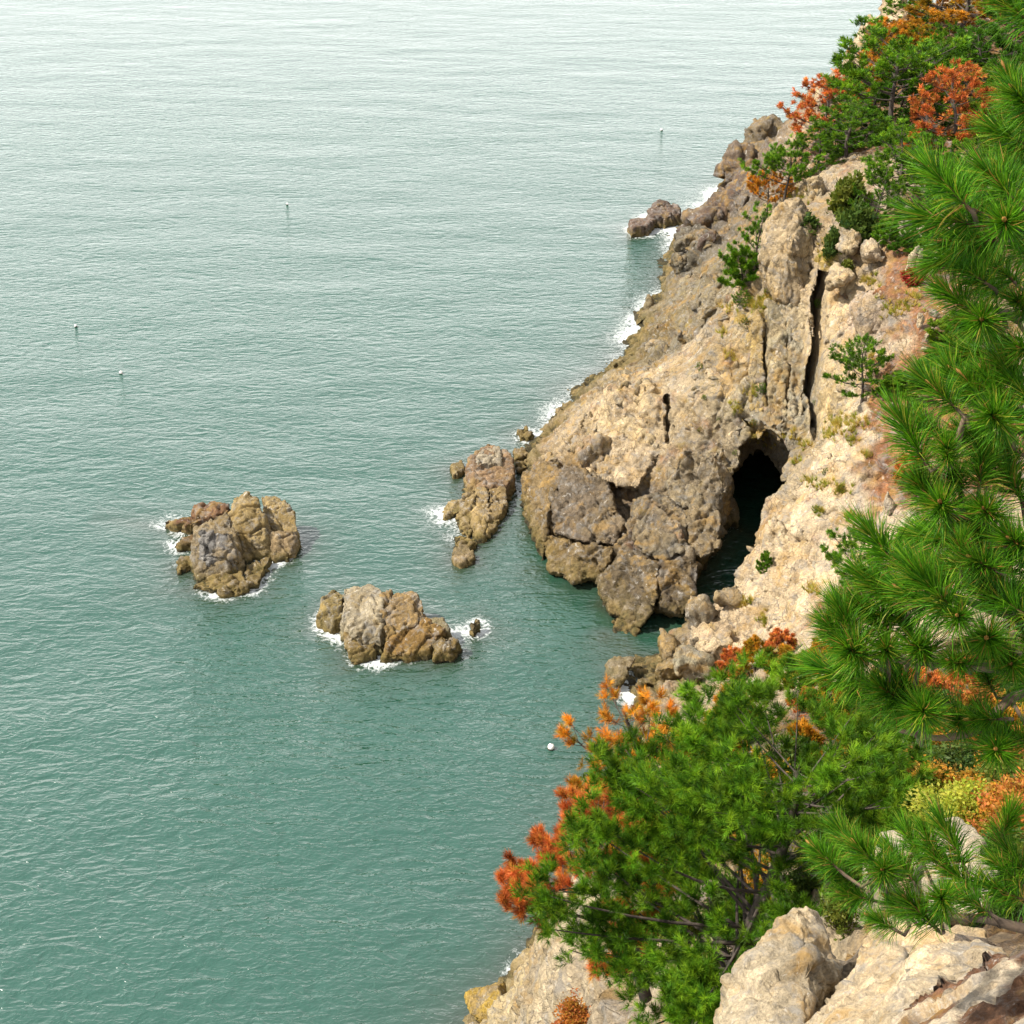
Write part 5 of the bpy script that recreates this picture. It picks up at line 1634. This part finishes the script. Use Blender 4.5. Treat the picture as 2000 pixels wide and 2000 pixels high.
CP_AT = ['on the open tan slope', 'below the seaward slope pines', 'left of the tall yellow slab', 'above the pale block', 'over the cracked pale face', 'beside the dark split in the pale block', 'left of the cave arch', 'at the head of the long cleft', 'midway down the long cleft',
         'near the foot of the long cleft', 'between the two middle slabs', 'low on the yellow slab', 'right of the cave arch', 'right of the cave, level with the horn', 'farther right on the pale wall', 'on the slab under the bulging rock']
for i, (u, v, sz) in enumerate([(1368, 722, 11), (1440, 600, 26), (1452, 640, 16), (1375, 780, 8), (1405, 820, 7), (1365, 845, 8), (1435, 890, 8), (1600, 600, 12), (1575, 770, 8), (1590, 790, 8), (1485, 770, 16), (1470, 830, 10), (1610, 930, 12), (1590, 1000, 12), (1640, 960, 12), (1530, 660, 7)]):
    p, n = hit(u, v)
    if p is None:
        continue
    mt, mc = pine_meshes('bush', ('lime', 'green', 'mixed')[i % 3], i, 6.0)
    e = link('cliff_plant', None, None, p, 'small plant in a crack ' + CP_AT[i], 'plant', PL)
    w = metres(sz * 1.3, p)
    e.scale = (w * 1.1, w * 1.1, w)
    e.rotation_euler = (0.3, 0.2, u)
    link('stems', mt, e)
    link('foliage', mc, e)
print('far plants done', len(PINES), len(SHRUBS))

# ------------------------------------------------------------------ the big green pine and the rusty dying pine beside it
def branch_pine(label, base, H, W, style, pal, seed, nl, twig, dens, per, nlen, nwid, lean=(0, 0), rot=0.0, group=None, palfn=None, cat='tree'):
    """pine whose limbs are parts of their own, each with its needles"""
    g = np.random.default_rng(seed)
    trunk, limbs = pine_parts(seed, style, dens, nl, twig)
    wid = {'cone': 0.84, 'umbrella': 1.06, 'bush': 1.1, 'dome': 0.98}[style]
    S = np.array([W / wid, W / wid, H])
    R = np.array(Matrix.Rotation(lean[0], 3, 'X') @ Matrix.Rotation(lean[1], 3, 'Y') @ Matrix.Rotation(rot, 3, 'Z'))
    X = lambda q: (np.asarray(q) * S) @ R.T
    e = link('pine_tree', None, None, base, label, cat, group)
    V, F = tubes([(X(trunk[0]), trunk[1] * H * 1.1)], 9)
    link('trunk', mk_mesh('trunk', V, F, M_BARK), e)
    for polys, sp, sd in limbs:
        V, F = tubes([(X(p), np.maximum(r * H * 0.8, 0.0025)) for p, r in polys], 5)
        br = link('branch', mk_mesh('branch', V, F, M_BARK), e)
        pos = X(sp)
        dr = unit((sd * (S / S.mean())) @ R.T)
        ex = max(1, int(round(dens)))
        c = pick(palfn(pos.mean(0)) if palfn else pal, len(pos), g)
        c = c * (1.0 + 0.75 * np.clip(perlin((pos + base) * 2.6), -0.5, 0.6))[:, None]
        V, F, C = needles(pos, dr, c, g, per=per, length=nlen, width=nwid, shoot=nlen * 1.1, spread=(0.3, 1.2))
        link('needles', mk_mesh('needles', V, F, M_NEEDLE, C, smooth=False), br)
    return e


b0 = P(1440, 1985, Y=13.6)
branch_pine('big bushy green pine filling the lower middle', b0, 4.85, 5.0, 'dome', 'green', 5, 84, 9, 3.0, 40, 0.105, 0.0070, lean=(-0.04, 0.03), rot=0.6)
b1 = P(1250, 1950, Y=15.5)
branch_pine('dying rust-orange pine sticking out left of the big green pine', b1, 3.6, 3.0, 'umbrella', 'rust', 9, 22, 8, 1.9, 44, 0.115, 0.008, lean=(-0.10, -0.26), rot=1.9)
b2 = P(1310, 1760, Y=19.0)
branch_pine('orange dying pine top behind the left shoulder of the big green pine', b2, 4.2, 2.9, 'cone', 'orange', 21, 24, 7, 1.5, 44, 0.12, 0.008, lean=(-0.05, -0.25), rot=0.2)

# ------------------------------------------------------------------ nearest pine, whose boughs hang in from the right
TUFTS = []
for s in range(6):
    g = np.random.default_rng(100 + s)
    n = 430
    t = g.random((n, 1)) ** 0.8
    th = 1.42 - 1.12 * t + g.normal(0, 0.16, (n, 1))
    az = g.random((n, 1)) * 6.283
    nd = np.concatenate([np.sin(th) * np.cos(az), np.sin(th) * np.sin(az), np.cos(th)], 1)
    base = np.concatenate([np.zeros((n, 2)), t * 0.13], 1)
    ln = 0.118 * (0.78 + 0.34 * g.random((n, 1)))
    sd = unit(np.cross(nd, g.normal(size=(n, 3)))) * 0.00135
    dr = np.concatenate([np.zeros((n, 2)), -0.012 - 0.014 * g.random((n, 1))], 1)
    mid = base + nd * ln * 0.55
    tip = base + nd * ln + dr * np.sin(th)
    V = np.stack([base - sd, base + sd, mid - sd * 0.9, mid + sd * 0.9, tip], 1).reshape(-1, 3)
    i0 = np.arange(n)[:, None] * 5
    F = np.concatenate([i0 + np.array([[0, 1, 3]]), i0 + np.array([[0, 3, 2]]), i0 + np.array([[2, 3, 4]])])
    c = pick('green', n, g) * np.array([0.66, 0.90, 0.7])
    c = np.where(g.random((n, 1)) < 0.09, np.array([[0.20, 0.22, 0.02]]), c)
    bend = g.normal(0, 0.012, (n, 3)) * (g.random((n, 1)) < 0.5)
    V = V.reshape(n, 5, 3)
    V[:, 4] += bend
    V = V.reshape(-1, 3) * np.array([1, 1, 0.8 + 0.1 * s])
    c = np.where(g.random((n, 1)) < 0.02, np.array([[0.30, 0.15, 0.04]]), c)
    C = c[:, None].repeat(5, 1).reshape(-1, 3)
    # shoot and bud
    Vs, Fs = tubes([(np.array([[0, 0, -0.01], [0, 0, 0.07], [0, 0, 0.135]]), np.array([0.006, 0.005, 0.004])), (np.array([[0, 0, 0.132], [0, 0, 0.142], [0, 0, 0.155], [0, 0, 0.165]]), np.array([0.004, 0.007, 0.006, 0.001]))], 6)
    Fs = np.concatenate([Fs[:, [0, 1, 2]], Fs[:, [0, 2, 3]]])
    Cs = np.where(Vs[:, 2:3] > 0.131, np.array([[0.36, 0.17, 0.05]]), np.array([[0.09, 0.05, 0.025]]))
    TUFTS.append(mk_mesh('needle_tuft', np.concatenate([V, Vs]), np.concatenate([F, Fs + len(V)]), M_NEEDLE, np.concatenate([C, Cs]), smooth=False))


EDGE = ([0, 150, 300, 350, 450, 560, 700, 770, 850, 960, 1080, 1150, 1215, 1330, 1400, 1480, 1560, 1650, 1750, 1850], [2040, 2010, 1960, 1900, 1910, 1910, 1960, 1890, 1850, 1860, 1820, 1780, 1700, 1720, 1800, 1980, 2000, 1680, 1720, 1850])


def near_pine(label, trunk_pts, trunk_r, branches, fill, seed):
    """branches: (limb points (u,v,d), shoots (tip u, tip v, base u, base v, d, towards)); shoots join the limb at its nearest point"""
    g = np.random.default_rng(seed)
    base = np.array(trunk_pts[0], float)
    e = link('pine_tree', None, None, base, label, 'tree')
    tp = np.array(trunk_pts, float)
    V, F = tubes([(tp - base, np.array(trunk_r))], 12)
    link('trunk', mk_mesh('trunk', V, F, M_BARK), e)
    k = 0
    for limb, shoots in branches:
        lp = np.array([P(u, v, d=d) for u, v, d in limb])
        j = np.argmin(np.linalg.norm(tp - lp[0], axis=1))
        lp = np.concatenate([tp[j][None], lp])
        s = np.linspace(0, 1, 24)
        kk = np.linspace(0, 1, len(lp))
        fine = np.stack([np.interp(s, kk, lp[:, a]) for a in range(3)], -1)
        fine[1:-1] = (fine[:-2] + fine[1:-1] * 2 + fine[2:]) / 4
        polys = [(fine - base, np.linspace(0.022, 0.006, len(fine)))]
        place = []
        sh = list(shoots)
        for _ in range(fill):
            a = fine[int(len(fine) * (0.30 + 0.68 * g.random())) % len(fine)]
            off = np.clip(g.normal(0, 1, 3), -1.3, 1.3) * np.array([0.14, 0.15, 0.11])
            c_ = a + off + np.array([0.05, 0.30, -0.05]) * g.random()
            ax = unit(np.array([-0.55, 0.25, 0.65]) + g.normal(0, 0.4, 3))
            t_ = c_ + ax * 0.17
            f_ = t_[1] * C30 + (CAM_H - t_[2]) * S30
            tu, tv = 1000 + t_[0] / f_ * FPX, 1000 - (t_[1] * S30 - (CAM_H - t_[2]) * C30) / f_ * FPX
            if f_ > 3.4 and tu > np.interp(tv, EDGE[0], EDGE[1]):
                place.append((c_, ax, 0.95))
        for tu, tv, bu, bv, d, tow in sh:
            bp_ = P(bu, bv, d=d)
            tip = P(tu, tv, d=d - tow)
            ax = tip - bp_
            sc = 1.0
            place.append((bp_, unit(ax), sc))
        for bp_, ax, sc in place:
            a = fine[np.argmin(np.linalg.norm(fine - bp_, axis=1) + 0.6 * (fine @ np.array([-1.0, 0, 0]) - bp_ @ np.array([-1.0, 0, 0])).clip(0))]
            mid = (a + bp_) / 2 - ax * 0.03 + np.array([0, 0, -0.02])
            polys.append((np.stack([a, mid, bp_ - ax * 0.02, bp_ + ax * 0.02]) - base, np.array([0.007, 0.006, 0.0055, 0.005])))
        V, F = tubes(polys, 6)
        br = link('branch', mk_mesh('branch', V, F, M_TWIG), e)
        for bp_, ax, sc in place:
            o = link('needle_tuft', TUFTS[k % len(TUFTS)], br, bp_ - base)
            q = Vector(ax).to_track_quat('Z', 'Y')
            o.rotation_euler = (q @ Matrix.Rotation(g.random() * 6.28, 3, 'Z').to_quaternion()).to_euler()
            o.scale = (sc * (0.66 + 0.32 * g.random()),) * 3
            k += 1
    return e


def S_(tu, tv, bu, bv, d, tow=0.0):
    return (tu, tv, bu, bv, d, tow)


tr0 = P(2330, 1700, d=5.6)
TRK = [tr0, tr0 + np.array([0.02, -0.1, 1.0]), tr0 + np.array([-0.05, -0.15, 2.0]), tr0 + np.array([-0.15, -0.1, 3.1]), tr0 + np.array([-0.22, 0.0, 4.2])]
TRK[0] = TRK[0] - np.array([0, 0, 1.2])
near_pine('long-needled green pine whose boughs hang in from the right edge', TRK, [0.13, 0.115, 0.10, 0.075, 0.04], [
    ([(2200, 260, 4.6), (2080, 230, 4.4), (2010, 200, 4.3)], [S_(1969, 150, 1995, 215, 4.2), S_(1985, 180, 2030, 230, 4.1, .05), S_(1992, 205, 2035, 260, 4.2, .04), S_(1960, 260, 2020, 290, 4.3), S_(1985, 20, 2030, 60, 4.4), S_(2000, -20, 2040, 20, 4.3), S_(1955, 200, 2010, 240, 4.4), S_(1975, 290, 2030, 310, 4.4)]),
    ([(2200, 480, 4.5), (2060, 460, 4.2), (1960, 440, 3.9), (1900, 410, 3.8)], [S_(1838, 350, 1890, 405, 3.7), S_(1947, 355, 1995, 405, 3.8), S_(1850, 430, 1920, 440, 3.8), S_(1962, 430, 1968, 445, 3.8, .12), S_(1880, 470, 1950, 470, 3.9), S_(1985, 420, 2030, 470, 3.9), S_(1870, 400, 1930, 430, 3.9), S_(1910, 380, 1950, 430, 4.0), S_(1860, 500, 1915, 480, 4.0), S_(1960, 340, 1998, 390, 4.1)]),
    ([(2200, 640, 4.6), (2050, 630, 4.3), (1960, 610, 4.1), (1920, 600, 4.0)], [S_(1855, 575, 1908, 612, 4.0), S_(1918, 624, 1924, 630, 4.0, .12), S_(1880, 520, 1935, 560, 4.0), S_(1985, 585, 2010, 610, 4.0, .1), S_(1950, 520, 1990, 560, 4.1), S_(1880, 630, 1940, 640, 4.1), S_(1950, 660, 1995, 680, 4.2), S_(1995, 680, 2030, 690, 4.0, .08), S_(1915, 540, 1965, 580, 4.2), S_(1925, 690, 1975, 690, 4.3)]),
    ([(2200, 860, 4.5), (2040, 850, 4.2), (1940, 830, 4.0), (1885, 812, 3.9)], [S_(1832, 765, 1875, 805, 3.9), S_(1945, 817, 1962, 832, 3.9, .10), S_(1890, 745, 1930, 790, 4.0), S_(1930, 740, 1960, 790, 4.0), S_(1975, 735, 2005, 780, 4.0), S_(1778, 852, 1810, 908, 3.9), S_(1848, 868, 1854, 910, 3.9, .11), S_(1820, 840, 1860, 880, 4.1), S_(1900, 855, 1945, 880, 4.1), S_(1960, 870, 2000, 890, 4.1), S_(1870, 745, 1905, 800, 4.2), S_(1990, 810, 2030, 840, 4.0)]),
    ([(2200, 1080, 4.5), (2030, 1060, 4.2), (1930, 1030, 4.1), (1850, 1002, 4.0)], [S_(1807, 960, 1840, 1000, 4.0), S_(1838, 985, 1846, 1003, 4.0, .10), S_(1926, 997, 1945, 1010, 4.0, .09), S_(1918, 900, 1912, 955, 4.0), S_(1868, 930, 1875, 960, 4.1, .1), S_(1862, 1055, 1905, 1060, 4.2), S_(1880, 1030, 1930, 1050, 4.1), S_(1975, 940, 2000, 985, 4.1), S_(1985, 1060, 2020, 1080, 4.0, .08), S_(1840, 1050, 1890, 1075, 4.3), S_(1955, 905, 1985, 950, 4.2)]),
    ([(2200, 1240, 4.4), (2050, 1220, 4.1), (1930, 1190, 4.0), (1830, 1150, 3.9), (1770, 1120, 3.9)], [S_(1913, 1098, 1952, 1118, 3.9, .05), S_(1788, 1115, 1815, 1145, 3.8, .03), S_(1735, 1085, 1762, 1118, 3.9), S_(1704, 1140, 1752, 1180, 4.0), S_(1842, 1172, 1878, 1212, 3.7, .04), S_(1868, 1200, 1874, 1210, 3.7, .12), S_(1800, 1172, 1850, 1200, 3.8), S_(1985, 1190, 2020, 1210, 3.9), S_(1740, 1150, 1785, 1180, 4.0), S_(1925, 1140, 1965, 1165, 4.0), S_(1860, 1120, 1900, 1150, 4.1), S_(1830, 1120, 1860, 1160, 4.0), S_(1965, 1150, 1995, 1190, 4.0), S_(1690, 1190, 1745, 1210, 4.1)]),
    ([(2200, 1330, 4.4), (2000, 1310, 4.1), (1880, 1300, 4.0), (1760, 1290, 4.0), (1690, 1280, 4.0)], [S_(1611, 1213, 1668, 1270, 4.0), S_(1640, 1190, 1680, 1262, 4.0), S_(1730, 1268, 1733, 1276, 4.0, .12), S_(1800, 1268, 1812, 1280, 4.0, .10), S_(1927, 1246, 1930, 1250, 3.9, .12), S_(1862, 1292, 1895, 1300, 3.9, .06), S_(1975, 1296, 1985, 1300, 4.0, .11), S_(1655, 1320, 1700, 1335, 4.2), S_(1672, 1275, 1690, 1285, 4.0, .09), S_(1720, 1230, 1750, 1270, 4.1), S_(1770, 1220, 1800, 1260, 4.1), S_(1690, 1350, 1740, 1360, 4.3), S_(1640, 1250, 1700, 1290, 4.1)]),
    ([(2200, 1290, 4.5), (1985, 1350, 4.3), (1910, 1430, 4.3), (1832, 1444, 4.3), (1756, 1427, 4.3)], [S_(1750, 1362, 1775, 1378, 4.2, .05), S_(1803, 1390, 1807, 1396, 4.1, .12), S_(1874, 1408, 1880, 1415, 4.3, .1), S_(1945, 1463, 1950, 1470, 4.2, .12), S_(1720, 1380, 1770, 1390, 4.4), S_(1840, 1370, 1880, 1380, 4.4), S_(1985, 1440, 2020, 1460, 4.2)]),
], 10, 3)
tr1 = P(2400, 1980, d=5.2)
near_pine('low long-needled pine sprig reaching in over the cream ledge', [tr1 - np.array([0, 0, 0.6]), tr1 + np.array([0, 0, 0.4]), tr1 + np.array([0.05, 0.05, 1.0]), tr1 + np.array([0.1, 0.1, 1.7])], [0.09, 0.075, 0.06, 0.03], [
    ([(2200, 1850, 5.0), (2000, 1815, 4.8), (1930, 1795, 4.7), (1850, 1790, 4.7), (1760, 1760, 4.7), (1700, 1720, 4.7)],
     [S_(1590, 1655, 1640, 1700, 4.7), S_(1690, 1668, 1728, 1708, 4.6, .03), S_(1725, 1700, 1732, 1708, 4.6, .10), S_(1810, 1635, 1832, 1690, 4.8), S_(1862, 1650, 1885, 1695, 4.8), S_(1840, 1756, 1846, 1770, 4.6, .11), S_(1695, 1787, 1755, 1820, 4.6), S_(1800, 1785, 1830, 1815, 4.6, .03), S_(1900, 1765, 1935, 1785, 4.7),
      S_(1620, 1700, 1675, 1730, 4.8), S_(1655, 1640, 1690, 1690, 4.8), S_(1760, 1690, 1790, 1730, 4.8), S_(1740, 1760, 1785, 1800, 4.7), S_(1650, 1745, 1710, 1760, 4.8), S_(1880, 1720, 1915, 1750, 4.8), S_(1780, 1640, 1805, 1690, 4.9)]),
    ([(2200, 1760, 5.0), (2060, 1740, 4.9)], [S_(1965, 1700, 2000, 1730, 4.8), S_(1955, 1740, 2005, 1760, 4.8), S_(1985, 1680, 2020, 1720, 4.8)]),
], 4, 4)
